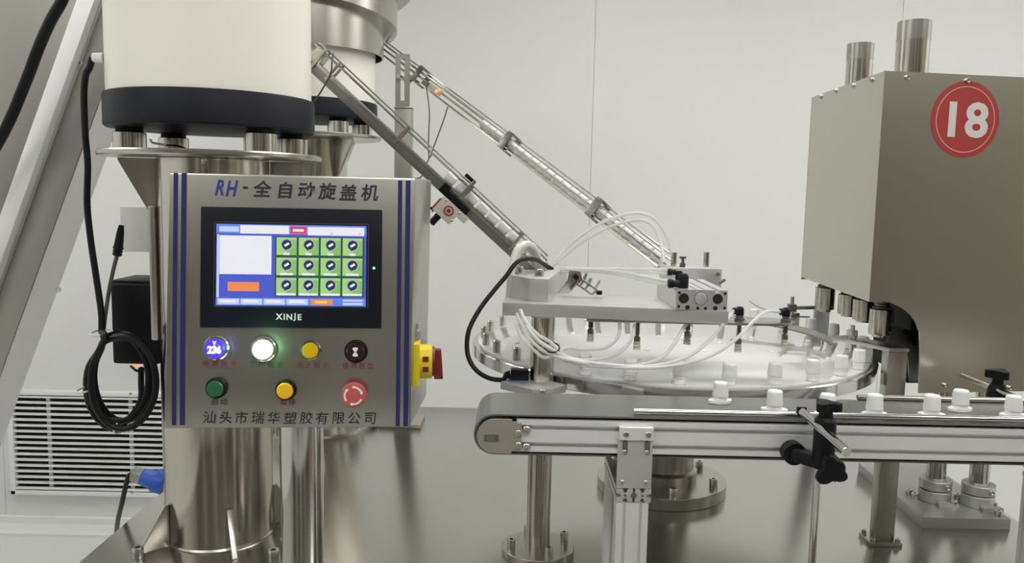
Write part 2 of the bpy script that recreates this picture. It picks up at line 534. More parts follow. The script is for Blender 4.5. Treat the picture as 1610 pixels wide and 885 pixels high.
# ================================================================== feeder stands and feeders
def feeder(flange, cx, cy, zplate, zband0, zband1, zdrumtop, lab_stand, lab_feed, feet, gus, base_ang, bowl):
    st = thing('feeder_stand', lab_stand, 'stand', (cx, cy, ZT))
    c = V((cx, cy, 0))
    zf = ZT + (.006 if flange else .0003)
    if flange:
        MB().lathe([(0, 0), (.165, 0), (.165, .006), (0, .006)], (cx, cy, ZT), seg=64).build('base_flange', 'brushed_steel', st)
    MB().lathe([(0, 0), (.083, 0), (.083, zplate - .0095 - zf), (0, zplate - .0095 - zf)], (cx, cy, zf), seg=64).build('column', 'pipe_steel', st)
    MB().lathe([(.0832, 0), (.0852, 0), (.0832, .003)], (cx, cy, zf + .0002), seg=64).build('weld', 'brushed_steel', st)
    MB().lathe([(0, 0), (.1605, 0), (.1625, .002), (.1625, .0065), (.1605, .0085), (0, .0085)], (cx, cy, zplate - .0085), seg=72).build('top_plate', 'brushed_steel', st)
    for a in base_ang:
        d = V((math.cos(R_(a)), math.sin(R_(a)), 0))
        n = V((-d.y, d.x, 0)) * .004
        p = c + d * .0835 + V((0, 0, zf)) - n
        MB().prism([p, p + d * .046, p + d * .046 + V((0, 0, .005)), p + d * .006 + V((0, 0, .066)), p + V((0, 0, .066))], n * 2, bev=.0008).build('gusset', 'brushed_steel', st)
    for a in gus:
        d = V((math.cos(R_(a)), math.sin(R_(a)), 0))
        n = V((-d.y, d.x, 0)) * .004
        p = c + d * .0835 + V((0, 0, zplate - .0096)) - n
        MB().prism([p, p + d * .052, p + d * .052 - V((0, 0, .004)), p - V((0, 0, .10))], n * 2, bev=.0008).build('gusset', 'brushed_steel', st)
    for a in [b + 45 for b in base_ang]:
        d = V((math.cos(R_(a)), math.sin(R_(a)), 0))
        p = c + d * .138 + V((0, 0, zf))
        if not flange:
            if a not in (271, 344):
                continue
            p = {271: atz(217, 876, zf), 344: atz(430, 880, zf)}[a]
        bolt(p, (0, 0, 1), .0085, .016, st)
    fd = thing('vibratory_feeder', lab_feed, 'feeder', (cx, cy, zplate))
    for fx, fy in feet:
        ft = MB().lathe([(0, 0), (.0225, 0), (.0235, .001), (.0235, .0265), (.0225, .0275), (0, .0275)], (cx + fx, cy + fy, zplate), seg=32).build('foot', 'pipe_steel', fd)
        MB().lathe([(0, 0), (.0195, 0), (.0195, zband0 - zplate - .0275), (0, zband0 - zplate - .0275)], (cx + fx, cy + fy, zplate + .0275), seg=24).build('rubber_mount', 'rubber_black', ft)
    MB().lathe([(0, 0), (.150, 0), (.1525, .003), (.1525, zband1 - zband0 - .003), (.151, zband1 - zband0), (0, zband1 - zband0)], (cx, cy, zband0), seg=96).build('base_ring', 'band_black', fd)
    MB().lathe([(0, 0), (.1475, 0), (.1475, zdrumtop - zband1), (0, zdrumtop - zband1)], (cx, cy, zband1), seg=96).build('drum', 'drum_white', fd)
    bowl(fd, cx, cy, zdrumtop)
    return st, fd
def helix(cx, cy, r, a0, a1, zb0, zb1, h, lip, th=.003, seg=48):
    """a stainless strip wound round the bowl: a wall with an inward lip at its lower edge"""
    b = MB()
    rows = []
    for k in range(seg + 1):
        t = k / seg
        a = R_(a0 + (a1 - a0) * t)
        zb = zb0 + (zb1 - zb0) * t
        d = V((math.cos(a), math.sin(a), 0))
        c = V((cx, cy, 0))
        sec = [c + d * r + V((0, 0, zb + h)), c + d * r + V((0, 0, zb)), c + d * (r - lip) + V((0, 0, zb)),
               c + d * (r - lip) + V((0, 0, zb + th)), c + d * (r - th) + V((0, 0, zb + th)), c + d * (r - th) + V((0, 0, zb + h))]
        rows.append([b.bm.verts.new(q) for q in sec])
    for A, B in zip(rows, rows[1:]):
        for k in range(6):
            b.bm.faces.new((A[k], A[(k + 1) % 6], B[(k + 1) % 6], B[k]))
    b.bm.faces.new(rows[0])
    b.bm.faces.new(list(reversed(rows[-1])))
    b._tag()
    return b
F1Y = 1.27
f1c = at(334, 110, F1Y)
f1col = at(343, 700, F1Y)
f1x = (f1c.x + f1col.x) / 2
zp1 = at(327, 241.5, F1Y).z
zb10, zb11 = at(330, 206, F1Y).z, at(330, 156, F1Y).z
def bowl1(fd, cx, cy, z):
    MB().lathe([(.12, 0), (.165, .0), (.17, .03), (.17, .14), (.167, .14), (.167, .03), (.12, .004)], (cx, cy, z + .001), seg=72).build('bowl', 'brushed_steel', fd)
    helix(cx, cy, .197, -150, 60, z + .05, z + .09, .06, .028).build('spiral_track', 'brushed_steel', fd)
s1, fd1 = feeder(False, f1x, F1Y, zp1, zb10, zb11, CAMZ + .335,
                 'stainless column stand behind the control panel with round top plate and gussets',
                 'large white drum vibratory feeder with black base ring above control panel',
                 [(-.110, -.04), (-.095, .082), (.096, -.075), (.110, .045)], (195, 285, 15, 105), (226, 299, 25, 115), bowl1)
F2Y = 1.92
f2x = at(489, 210, F2Y).x
zp2 = at(540, 214, F2Y).z
zb20, zb21 = at(540, 190, F2Y).z, at(540, 163, F2Y).z
zd2 = at(560, 84, F2Y).z
def bowl2(fd, cx, cy, z):
    MB().lathe([(.13, 0), (.1465, 0), (.1465, .028), (.13, .028)], (cx, cy, z + .0005), seg=72).build('neck', 'rubber_black', fd)
    MB().lathe([(.163, -.008), (.166, -.008), (.166, .098), (.12, .098), (.12, .095), (.163, .095)], (cx, cy, z), seg=96).build('bowl', 'brushed_steel', fd)
    helix(cx, cy, .197, -140, 75, z + .118, z + .024, .11, .033).build('spiral_track', 'brushed_steel', fd)
    helix(cx, cy, .232, -100, 90, z + .205, z + .10, .09, .036).build('spiral_track', 'brushed_steel', fd)
    MB().lathe([(.164, .0985), (.194, .12), (.194, .30), (.191, .30), (.191, .12), (.164, .1015)], (cx, cy, z), seg=96).build('upper_bowl', 'housing_steel', fd)
s2, fd2 = feeder(True, f2x, F2Y, zp2, zb20, zb21, zd2,
                 'far stainless column stand partly hidden behind the control panel',
                 'smaller looking far white drum feeder with stainless spiral bowl on top',
                 [(.080, -.08), (.115, .02), (-.112, -.03), (-.06, .09)], (-35, 55, 145, 235), (20, 110, 200, 290), bowl2)
# cable gland on the near drum
gp = at(164, 102, F1Y)
gl = V((f1x + .1478 * math.cos(R_(207)), F1Y + .1478 * math.sin(R_(207)), gp.z))
MB().cyl(gl + V((-.0005, 0, 0)), gl + V((-.015, -.002, 0)), .0075, .0065, bev=.001).build('cable_gland', 'box_white', fd1)

gw = MB().use('tie_white').tube([at(236, 219, 1.19), at(239, 224, 1.19), at(248, 226, 1.19), at(262, 228, 1.19)], .0016, 8)
gw.use('cable_black').tube([at(262, 228, 1.19), at(277, 229, 1.19), at(290, 233, 1.19), at(302, 240.5, 1.19)], .0013, 8)
gw.build('earth_wire', None, fd1)

# ================================================================== control panel
BL, BR = at(255, 671, 1.020), at(646.5, 675, 1.050)
KL, KR = at(258.5, 575.6, 1.026), at(648, 583.8, 1.056)
TL, TR = at(270, 268, 1.052), at(650, 283, 1.082)
exl = ((BR - BL) + (KR - KL) + (TR - TL)).normalized()
exl.z = 0
exl.normalize()
wid = ((KR - KL).dot(exl) + (TR - TL).dot(exl) + (BR - BL).dot(exl)) / 3
mB, mK, mT = (BL + BR) / 2, (KL + KR) / 2, (TL + TR) / 2
UP = Plane(mK, exl, mT - mK)
LO = Plane(mK, exl, mK - mB)
back = V((-exl.y, exl.x, 0))
cp = thing('control_panel', 'stainless control panel with touchscreen, lamps, buttons and blue edge stripes', 'control panel', (mB.x, mB.y + .05, mB.z))
hw = wid / 2
eb = MB()
Lp = [p - exl * hw for p in (mB, mK, mT, mT + back * .072, mB + back * .105)]
Rp = [p + exl * hw for p in (mB, mK, mT, mT + back * .135 + exl * .020, mB + back * .165 + exl * .020)]
lv = [eb.bm.verts.new(p) for p in Lp]
rv = [eb.bm.verts.new(p) for p in Rp]
eb.bm.faces.new(lv)
eb.bm.faces.new(list(reversed(rv)))
for k in range(5):
    eb.bm.faces.new((lv[(k + 1) % 5], lv[k], rv[k], rv[(k + 1) % 5]))
eb._bev(lv + rv, .003)
eb._tag()
eb.build('enclosure', 'panel_steel', cp)
# striping follows the folded face
def stripe(u0, v0, u1, v1, uk, vk, w_):
    b = MB()
    a0, b0 = UP.ab(u0, v0)
    ak, bk = UP.ab(uk, vk)
    a1, b1 = LO.ab(u1, v1)
    a = (a0 + ak + a1) / 3
    b.prism([UP.pt(a - w_, 0, .0002), UP.pt(a + w_, 0, .0002), UP.pt(a + w_, b0, .0002), UP.pt(a - w_, b0, .0002)], UP.n * .0004)
    b.prism([LO.pt(a - w_, b1, .0002), LO.pt(a + w_, b1, .0002), LO.pt(a + w_, 0, .0002), LO.pt(a - w_, 0, .0002)], LO.n * .0004)
    b.build('stripe', 'stripe_blue', cp, smooth=False)
stripe(283, 272, 268.5, 668, 272.5, 575, .0026)
stripe(295, 272, 282.5, 668, 285.5, 575, .0031)
stripe(632, 284, 623, 670, 626, 580, .0028)
stripe(644.5, 284, 635.5, 670, 638.5, 580, .0032)
# touchscreen
def uvrect(P, pts):
    q = [P.ab(*p) for p in pts]     # TL TR BR BL
    l = (q[0][0] + q[3][0]) / 2
    r = (q[1][0] + q[2][0]) / 2
    t = (q[0][1] + q[1][1]) / 2
    b = (q[2][1] + q[3][1]) / 2
    return l, r, b, t
def slab(mb, P, l, r, b, t, h0, h1, bev=0):
    return mb.box(P.pt((l + r) / 2, (b + t) / 2, (h0 + h1) / 2), (r - l, t - b, h1 - h0), P.mat3(), bev)
l, r, b_, t_ = uvrect(UP, [(322, 322), (603, 333.5), (598, 519.5), (312, 511)])
ts = slab(MB(), UP, l, r, b_, t_, .0003, .007, bev=.0015).build('touchscreen', 'bezel_black', cp)
gl_, gr_, gb_, gt_ = uvrect(UP, [(341, 345.5), (582.4, 356), (577.7, 486.3), (336, 479)])
g = MB()
wln = .0008
for q in ((gl_, gr_, gt_ - wln, gt_), (gl_, gr_, gb_, gb_ + wln), (gl_, gl_ + wln, gb_, gt_), (gr_ - wln, gr_, gb_, gt_)):
    slab(g, UP, *q, .007, .0074)
g.build('bezel_frame', 'bezel_groove', ts, smooth=False)
sl, sr, sb, st_ = uvrect(UP, [(344.7, 350.4), (578.3, 357.9), (574.5, 482.9), (339.3, 478.2)])
slab(MB(), UP, sl, sr, sb, st_, .007, .0074).build('display', 'scr_blue', ts, smooth=False)
def srect(mb, m, s0, s1, t0, t1, h):
    mb.use(m)
    W_, H_ = sr - sl, st_ - sb
    slab(mb, UP, sl + W_ * s0, sl + W_ * s1, st_ - H_ * t1, st_ - H_ * t0, .0074, .0074 + h)
hd = MB()
srect(hd, 'scr_sky', 0.0, 1, 0, .115, .00006)
srect(hd, 'scr_pale', .02, .15, .03, .095, .00012)
srect(hd, 'scr_white', .157, .48, .012, .115, .00012)
srect(hd, 'scr_pink', .485, .60, .012, .115, .00012)
srect(hd, 'scr_red', .492, .594, .028, .10, .00018)
srect(hd, 'scr_white', .505, .58, .05, .082, .00024)
srect(hd, 'scr_white', .605, .985, .02, .125, .00012)
srect(hd, 'scr_orange', .755, .775, .095, .105, .00018)
srect(hd, 'scr_orange', .945, .965, .095, .105, .00018)
hd.build('title_bar', None, ts, smooth=False)
ws = MB()
srect(ws, 'scr_pale', .005, .02, .13, .9, .00006)
srect(ws, 'scr_white', .022, .365, .14, .615, .00012)
ws.build('status_box', None, ts, smooth=False)
ob = MB()
srect(ob, 'scr_orange', .078, .285, .71, .822, .00012)
ob.build('screen_button', None, ts, smooth=False)
gb = MB()
srect(gb, 'scr_dark', .388, .985, .145, .885, .00006)
gb.build('icon_field', None, ts, smooth=False)
W_, H_ = sr - sl, st_ - sb
for rr in range(3):
    for cc in range(4):
        b = MB()
        s0 = .398 + .1475 * cc
        t0 = .155 + .249 * rr
        srect(b, 'scr_lime', s0, s0 + .134, t0, t0 + .218, .00012)
        srect(b, 'scr_green', s0 + .07, s0 + .134, t0 + .03, t0 + .218, .00015)
        cxy = UP.pt(sl + W_ * (s0 + .068), st_ - H_ * (t0 + .088), .0074)
        b.use('scr_halo').cyl(cxy, cxy + UP.n * .0002, .0078, seg=20)
        b.use('scr_knob').cyl(cxy, cxy + UP.n * .00026, .0063, seg=20)
        q = (UP.x + UP.y * .62).normalized()
        M = Matrix((q, UP.n.cross(q), UP.n)).transposed()
        b.use('scr_white').box(cxy + UP.n * .0003, (.0066, .0030, .0001), M)
        b.use('scr_knob').box(cxy + UP.n * .00024 - UP.y * .0058 - UP.x * .0012, (.003, .0024, .0001), M)
        wlab = .04 if rr == 0 else .088 if rr == 1 else .125
        srect(b, 'scr_white', s0 + .067 - wlab / 2, s0 + .067 + wlab / 2, t0 + .19, t0 + .218, .0002)
        b.build('icon_tile', None, ts, smooth=False)
fb = MB()
srect(fb, 'scr_sky', 0, 1, .905, 1, .00006)
for k in range(4):
    srect(fb, 'scr_pale', .012 + .152 * k, .155 + .152 * k, .915, .985, .00012)
    srect(fb, 'scr_white', .03 + .152 * k, .13 + .152 * k, .93, .96, .00018)
srect(fb, 'scr_orange', .63, .775, .915, .985, .00012)
srect(fb, 'scr_yellow', .66, .74, .935, .965, .00018)
srect(fb, 'scr_pale', .845, .98, .915, .94, .00012)
srect(fb, 'scr_pale', .845, .98, .955, .985, .00012)
fb.build('tab_bar', None, ts, smooth=False)
lettering('lettering', UP, [(c, (440.5 + 8.0 * k, 497.3 + .2 * k)) for k, c in enumerate('XINJE')], .0105, 'ink_white', ts, h=.0072, bold=.03, sx=1.0)
p = UP.pt(*UP.ab(588.5, 421.5), .007)
MB().cyl(p, p + UP.n * .0006, .0017, seg=12).build('status_light', 'led_green', ts)
# title and company line
lettering('title_lettering', UP, [('R', (345, 295)), ('H', (364.5, 296.3))], .0285, 'ink_blue', cp, bold=.02, shear=.3, sx=.66)
lettering('title_lettering', UP, [('-', (386, 295.2))] + [(c, q) for c, q in zip('全自动旋盖机', [(413, 296.5), (448.5, 299), (482, 299.5), (514.5, 301), (547, 302.5), (581, 303)])],
          .0225, 'ink_dark', cp, bold=.022, shear=.12)
lettering('company_lettering', LO, [(c, (329.5 + 25.3 * k, 656 + .16 * k)) for k, c in enumerate('汕头市瑞华塑胶有限公司')], .0172, 'ink_dark', cp, bold=.006, shear=.1)
for txt, us, vs, m in (('电源指示', (324, 338, 353, 367), (571, 571.5, 572, 572), 'ink_red'), ('工作指示', (397, 411.5, 426, 440.5), (572, 572.5, 573.5, 573.5), 'ink_green'),
                       ('停止指示', (471.5, 485, 498.5, 512.5), (574, 574, 574, 574), 'ink_red'), ('蜂鸣报警', (543.5, 557, 569.5, 582.5), (574.5, 574.5, 575, 575.5), 'ink_red')):
    lettering('lamp_caption', UP, list(zip(txt, zip(us, vs))), .0088, m, cp, bold=.006)
lettering('button_caption', LO, list(zip('启动', ((337.5, 631), (352, 631)))), .0098, 'ink_green', cp, bold=.006)
lettering('button_caption', LO, list(zip('暂停', ((446, 631), (459.5, 631.5)))), .0098, 'ink_red', cp, bold=.006)
# lamps and buttons
def lamp(P, u, v, r, lens, lab, name='pilot_lamp', hgt=.012, ring='screw_steel', light=None):
    a, b = P.ab(u, v)
    o = P.pt(a, b)
    ro = MB().lathe([(r * .96, .0003), (r * 1.22, .0003), (r * 1.22, .003), (r * 1.08, .0045), (r * 1.06, hgt * .8), (r * .96, hgt * .8)], o, P.n, 36).build(name, ring, cp, label=lab)
    MB().lathe([(0, .0003), (r * .95, .0003), (r * .95, hgt - .0015), (r * .82, hgt), (0, hgt + .0004)], o, P.n, 36).build('lens', lens, ro)
    if light:
        ld = bpy.data.lights.new('lamp_glow', 'POINT')
        ld.energy, ld.color, ld.shadow_soft_size = light[0], light[1], .008
        lo = bpy.data.objects.new('lamp_glow', ld)
        COL.objects.link(lo)
        lo.parent = ro
        lo.location = o + P.n * (hgt + .014) - WLOC[ro]
    return ro, o
rl, o = lamp(UP, 341, 546.5, .0132, 'lens_blue_lit', 'blue lit voltage lamp', light=(.02, (.15, .2, 1)))
M3 = UP.mat3()
d = MB()
for ch, dx, dy, s in (('V', 0, .0070, .0065), ('2', -.0056, -.0016, .0125), ('3', 0, -.0016, .0125), ('6', .0056, -.0016, .0125)):
    d.add_mesh(glyph_mesh(ch, .05, 0), Matrix.Translation(o + UP.x * dx + UP.y * dy + UP.n * .0126) @ M3.to_4x4() @ Matrix.Diagonal((s * .95, s, s, 1)))
d.build('digits', 'digit_lit', rl, smooth=False)
lamp(UP, 415, 548.5, .0135, 'lens_green_lit', 'bright green lit lamp', light=(.11, (.3, 1, .42)))
lamp(UP, 489.5, 550, .0108, 'lens_yellow', 'unlit yellow lamp')
rl, o = lamp(UP, 560, 552, .0125, 'lens_maroon', 'dark maroon buzzer', name='buzzer', ring='rubber_black')
q = MB()
for sg in (1, -1):
    q.prism([o + UP.n * .0126 + UP.x * x_ + UP.y * y_ * sg for x_, y_ in ((-.0015, .0004), (.0015, .0004), (.0038, .005), (0, .0062), (-.0038, .005))], UP.n * .0003)
q.build('symbol', 'wall_seam', rl, smooth=False)
lamp(LO, 341, 609.5, .0112, 'lens_green', 'green start button', 'push_button', ring='rubber_black')
lamp(LO, 450, 612.5, .0112, 'lens_amber', 'amber pause button', 'push_button', ring='rubber_black')
a, b = LO.ab(558.5, 617)
o = LO.pt(a, b)
es = MB().lathe([(0, .0003), (.0105, .0003), (.0105, .010), (.0135, .011), (.0163, .015), (.0165, .020), (.0150, .0235), (.010, .0248), (0, .025)], o, LO.n, 40).build('emergency_stop', 'stop_red', cp, label='red mushroom emergency stop with white arrows')
ar = MB()
for k in range(3):
    a0 = R_(97 + 120 * k)
    a1 = a0 - R_(74)
    ri, ro_ = .0098, .0122
    pl = []
    nn = 10
    def P2(r_, a_):
        return o + (LO.x * math.cos(a_) + LO.y * math.sin(a_)) * r_ + LO.n * .02492
    for i in range(nn + 1):
        pl.append(P2(ro_, a0 + (a1 - a0) * i / nn))
    pl.append(P2(ro_ + .0013, a1))
    pl.append(P2((ri + ro_) / 2, a1 - R_(17)))
    pl.append(P2(ri - .0013, a1))
    for i in range(nn, -1, -1):
        pl.append(P2(ri, a0 + (a1 - a0) * i / nn))
    ar.prism(pl, LO.n * .0004)
ar.build('arrow', 'ink_white', es, smooth=False)
# rotary isolator on the panel's side
sp = (at(652, 568, 1.10))
sx0 = mK + exl * (hw + .0008)
so = sx0 + back * .045
so.z = sp.z
SW = Plane(so, back, (0, 0, 1))          # normal points along exl? checked below
nx = exl
gnd = so + nx * .004 + V((0, 0, .0305))
MB().lathe([(0, 0), (.006, 0), (.006, .012), (.004, .014), (.004, .022), (0, .022)], gnd, (0, 0, 1), 16).build('side_gland', 'plug_grey', cp)
rs = MB().box(so + nx * .005, (.010, .058, .0585), Matrix((nx, back, V((0, 0, 1)))).transposed(), .003).build('rotary_switch', 'switch_yellow', cp, label='yellow isolator switch with red knob')
kb = MB()
kb.lathe([(0, .010), (.0235, .010), (.0235, .026), (0, .026)], so, nx, 36)
kb.build('switch_body', 'switch_yellow', rs)
for dz in (.0075, -.0065):
    MB().box(so + nx * .0175 + V((0, 0, dz)) - back * .0232, (.008, .0015, .007), Matrix((nx, back, V((0, 0, 1)))).transposed()).build('slot', 'switch_red', rs, smooth=False)
hb = MB()
hb.lathe([(0, .0262), (.021, .0262), (.0195, .030), (0, .030)], so, nx, 32)
pk = [so + nx * x_ + V((0, 0, z_)) - back * .007 for x_, z_ in ((.029, .017), (.0385, .017), (.0415, -.024), (.029, -.024))]
hb.prism(pk, back * .014, bev=.0015)
hb.build('handle', 'switch_red', rs)
# post under the panel
pc = at(475, 780, 1.125)
pp = thing('panel_post', 'polished stainless post under the control panel', 'post', (pc.x, pc.y, ZT))
MB().cyl((pc.x, pc.y, ZT + .01), (pc.x, pc.y, mB.z - .001), .0303, seg=56).build('tube', 'polished_steel', pp)
MB().cyl((pc.x, pc.y, ZT), (pc.x, pc.y, ZT + .010), .038, seg=48, bev=.001).build('base_flange', 'brushed_steel', pp)

# ================================================================== items hung on the near column
colx = f1x
brp = MB()
b0, b1 = at(233, 323, 1.225), at(250, 535, 1.225)
brk = thing('mounting_bracket', 'narrow vertical steel bracket fixed beside the near column', 'bracket', (b0.x, 1.225, b1.z))
MB().box2((b0.x, 1.222, b1.z), (b1.x, 1.30, b0.z), bev=.003).build('plate', 'brushed_steel', brk)
c0, c1 = at(165, 441, 1.285), at(244, 577, 1.285)
bx = thing('controller_box', 'black feeder controller box hanging beside the column above cable coil', 'controller', (c0.x, 1.34, c1.z))
MB().box2((c0.x, 1.30, c1.z), (c1.x - .0005, 1.385, c0.z), bev=.006).build('case', 'plastic_black', bx)
MB().box2((c0.x + .006, 1.292, c1.z + .006), (b0.x - .001, 1.2998, c0.z - .006), bev=.003).build('cover', 'plastic_black', bx)
lp = at(216, 579, 1.292)
MB().box(lp + V((0, 0, .004)), (.005, .006, .003), None, .0005).build('neon_light', 'led_orange', bx)
w0, w1 = at(192, 324, 1.40), at(240, 396, 1.40)
wx = thing('junction_box', 'small white junction box above the black controller box', 'junction box', (w0.x, 1.43, w1.z))
MB().box2((w0.x, 1.40, w1.z), (w1.x, 1.46, w0.z - .004), bev=.004).build('case', 'box_white', wx)
MB().box2((w0.x, 1.39, w1.z), (w1.x, 1.3998, w0.z), bev=.003).build('lid', 'box_white', wx)
MB().box2((w1.x + .0003, 1.42, w1.z + .02), (colx - .06, 1.44, w1.z + .06), bev=.001).build('bracket_arm', 'brushed_steel', wx)
# power cable from drum to coil
YC = 1.235
pts = [gl + V((-.015, -.002, 0)), at(141, 106, 1.205), at(135, 118, 1.21), at(132, 150, 1.225), at(134, 210, 1.25), at(138, 260, 1.25), at(137, 320, 1.25), at(143, 380, 1.25), at(152, 440, 1.25), at(159, 490, 1.245), at(160, 522, 1.24)]
cb = thing('power_cable', 'black cable from the white drum ending in a tied hanging coil', 'cable', at(190, 675, 1.24))
MB().tube(pts, .0049, 10, 6).build('lead', 'cable_black', cb)
coil = MB()
loop = []
nl = 4
for k in range(nl * 16 + 1):
    a = R_(115) + 2 * math.pi * k / 16
    kk = k / 16
    ru = 46 + 6 * math.sin(kk * 2.1) + kk * 1.5
    rv = 70 + 5 * math.cos(kk * 1.7)
    u = 190 + ru * math.cos(a) + 3 * math.sin(3.1 * kk)
    v = 597 - rv * math.sin(a) + (4 * math.sin(2.3 * kk))
    if v < 560 and u < 185:
        u = u * .5 + 160 * .5
    loop.append(at(u, v, 1.225 + .013 * ((k / 16) % nl) - .02 + .004 * math.sin(k)))
coil.tube([at(160, 522, 1.24)] + loop, .0049, 8, 3)
coil.build('coil', 'cable_black', cb)
for (u, v, ax) in ((160, 523, (1, 0, -.2)), (138, 611, (1, 0, 0)), (192, 668, (.15, 0, 1))):
    c = at(u, v, 1.235)
    A = V(ax).normalized()
    B = V((0, 1, 0))
    tr = .011
    MB().tube([c + (A * math.cos(t) * tr + B * math.sin(t) * .026) for t in [2 * math.pi * i / 12 for i in range(13)]], .0016, 6, 3).build('cable_tie', 'tie_white', cb)
# jack lead
jl = thing('plug_lead', 'thin grey lead with upright black plug beside white junction box', 'cable', at(170, 500, 1.275))
MB().tube([at(162, 530, 1.262), at(165, 500, 1.264), at(171, 460, 1.268), at(178, 425, 1.27), at(184, 402, 1.27)], .0032, 8).build('lead', 'wire_grey', jl)
q = MB()
pa, pb = at(184, 402, 1.27), at(191, 354, 1.27)
ax = (pb - pa)
L = ax.length
q.lathe([(0, 0), (.006, 0), (.0075, .003), (.0062, .005), (.0078, .0075), (.0062, .009), (.008, .012), (.0068, .016), (.0056, L * .75), (.0038, L), (0, L)], pa, ax, 16)
q.build('plug', 'rubber_black', jl)
MB().tube([at(230, 578, 1.29), at(216, 583, 1.27), at(206, 576, 1.285)], .002, 8).build('lead_tail', 'cable_black', jl)
q = MB().tube([at(222, 580, 1.30), at(222, 600, 1.275), at(221, 630, 1.26), at(205, 655, 1.255), at(185, 665, 1.25)], .0048, 8)
tag(q.build('controller_cable', 'cable_black'), 'black cable dropping from the controller box into the coil', 'cable')
# blue plug
ba, bb_ = at(208, 744, 1.30), at(258, 760, 1.30)
bb_.x = min(bb_.x, colx - .086)
ax = bb_ - ba
L = ax.length
bp = thing('industrial_plug', 'blue and grey industrial plug fixed against the near column', 'plug', (ba + bb_) / 2)
MB().lathe([(0, 0), (.008, 0), (.0125, .002), (.0135, L * .33), (0, L * .33)], ba, ax, 24).build('gland', 'plug_grey', bp)
MB().lathe([(0, L * .331), (.0125, L * .331), (.0145, L * .4), (.0155, L * .62), (.0185, L * .72), (.0185, L), (0, L)], ba, ax, 28).build('body', 'plug_blue', bp)
MB().tube([ba + ax * .05, ba - ax * .14 + V((0, 0, -.010)), at(192, 790, 1.33), at(186, 815, 1.38), at(183, 838, 1.48), at(180, 870, 1.6)], .0042, 8).build('cable', 'cable_black', bp)

# ================================================================== rotary table
DX, DY, DR = .293, 1.509, .364
ZD = CAMZ - .274
rt = thing('rotary_table', 'large round indexing turntable with white top and holders round its rim', 'turntable', (DX, DY, ZT))
MB().lathe([(0, 0), (DR - .001, 0), (DR, .001), (DR, .0185), (DR - .0015, .02), (0, .02)], (DX, DY, ZD - .02), seg=128).build('disc', 'polished_steel', rt)
MB().lathe([(0, 0), (.354, 0), (.354, .0025), (.353, .003), (0, .003)], (DX, DY, ZD + .0001), seg=128).build('top_sheet', 'acrylic_white', rt)
MB().lathe([(0, 0), (.12, 0), (.121, .001), (.121, .021), (.12, .022), (.066, .022), (.066, .04), (.060, .045), (.060, ZD - .0205 - ZT), (0, ZD - .0205 - ZT)], (DX, DY, ZT), seg=72).build('pedestal', 'brushed_steel', rt)
for k in range(6):
    a = R_(-28 + 60 * k)
    bolt((DX + .1 * math.cos(a), DY + .1 * math.sin(a), ZT + .022), (0, 0, 1), .0075, .014, rt)
scm, _ = MB().use('cap_white').lathe([(0, .0022), (.003, .002), (.0045, .0008), (.0045, 0), (0, 0)], (0, 0, 0), seg=14).mesh('screw_glint', center=False)  # disc screws coloured white to stand for their highlights
for rr, n, off in ((.285, 10, 9), (.19, 8, 20), (.10, 6, 0)):
    for k in range(n):
        a = R_(off + 360 * k / n)
        place('screw_glint', scm, (DX + rr * math.cos(a), DY + rr * math.sin(a), ZD + .0031), rt)
pm, _ = MB().use('pipe_steel').lathe([(0, 0), (.0068, 0), (.0068, .0195), (.006, .0205), (.0035, .0205), (.0035, .012), (0, .012)], (0, 0, 0), seg=20).mesh('holder_pin', center=False)
def station(phi, r=.343):
    a = R_(phi)
    return V((DX + r * math.sin(a), DY - r * math.cos(a), ZD + .0033))
for k in range(15):
    place('holder_pin', pm, station(148.5 + 12 * k), rt)

# ------------------------------------------------------------------ spout caps
def cap_meshes():
    b = MB().use('cap_white')
    seg = 48
    rows = []
    for (r, z, kn) in [(0, .0, 0), (.0103, .0, 0), (.0106, .0006, .0), (.01075, .002, .0003), (.0098, .0165, .0003), (.0096, .0182, 0), (.0086, .0196, 0), (0, .0199, 0)]:
        if r == 0:
            rows.append([b.bm.verts.new((0, 0, z))])
        else:
            rows.append([b.bm.verts.new(((r - (kn if k % 2 else 0)) * math.cos(2 * math.pi * k / seg), (r - (kn if k % 2 else 0)) * math.sin(2 * math.pi * k / seg), z)) for k in range(seg)])
    for A, B in zip(rows, rows[1:]):
        for k in range(seg):
            k2 = (k + 1) % seg
            if len(A) == 1:
                b.bm.faces.new((A[0], B[k2], B[k]))
            elif len(B) == 1:
                b.bm.faces.new((A[k], A[k2], B[0]))
            else:
                b.bm.faces.new((A[k], A[k2], B[k2], B[k]))
    b._tag()
    capm, _ = b.mesh('cap', center=False, ang=50)
    neck, _ = MB().use('cap_white').lathe([(0, 0), (.0094, 0), (.0098, .001), (.0090, .0025), (.0090, .0078), (.0098, .009), (.0098, .0105), (.0092, .0115), (0, .0115)], (0, 0, 0), seg=32).mesh('neck', center=False)
    fl = MB().use('cap_white')
    pl = []
    for k in range(28):
        a = 2 * math.pi * k / 28
        cx_, sx_ = math.cos(a), math.sin(a)
        pl.append(V((math.copysign(abs(cx_) ** 1.3, cx_) * .0172, sx_ * .0105, 0)))
    fl.prism(pl, (0, 0, .0042), bev=.0006)
    fl.lathe([(0, .0043), (.0096, .0043), (.0098, .006), (.0092, .0083), (0, .0083)], (0, 0, 0), seg=32)
    flm, _ = fl.mesh('spout_flange', center=False)
    return capm, neck, flm
CAPM, NECKM, FLM = cap_meshes()
ords = ['first', 'second', 'third', 'fourth', 'fifth', 'sixth', 'seventh', 'eighth']
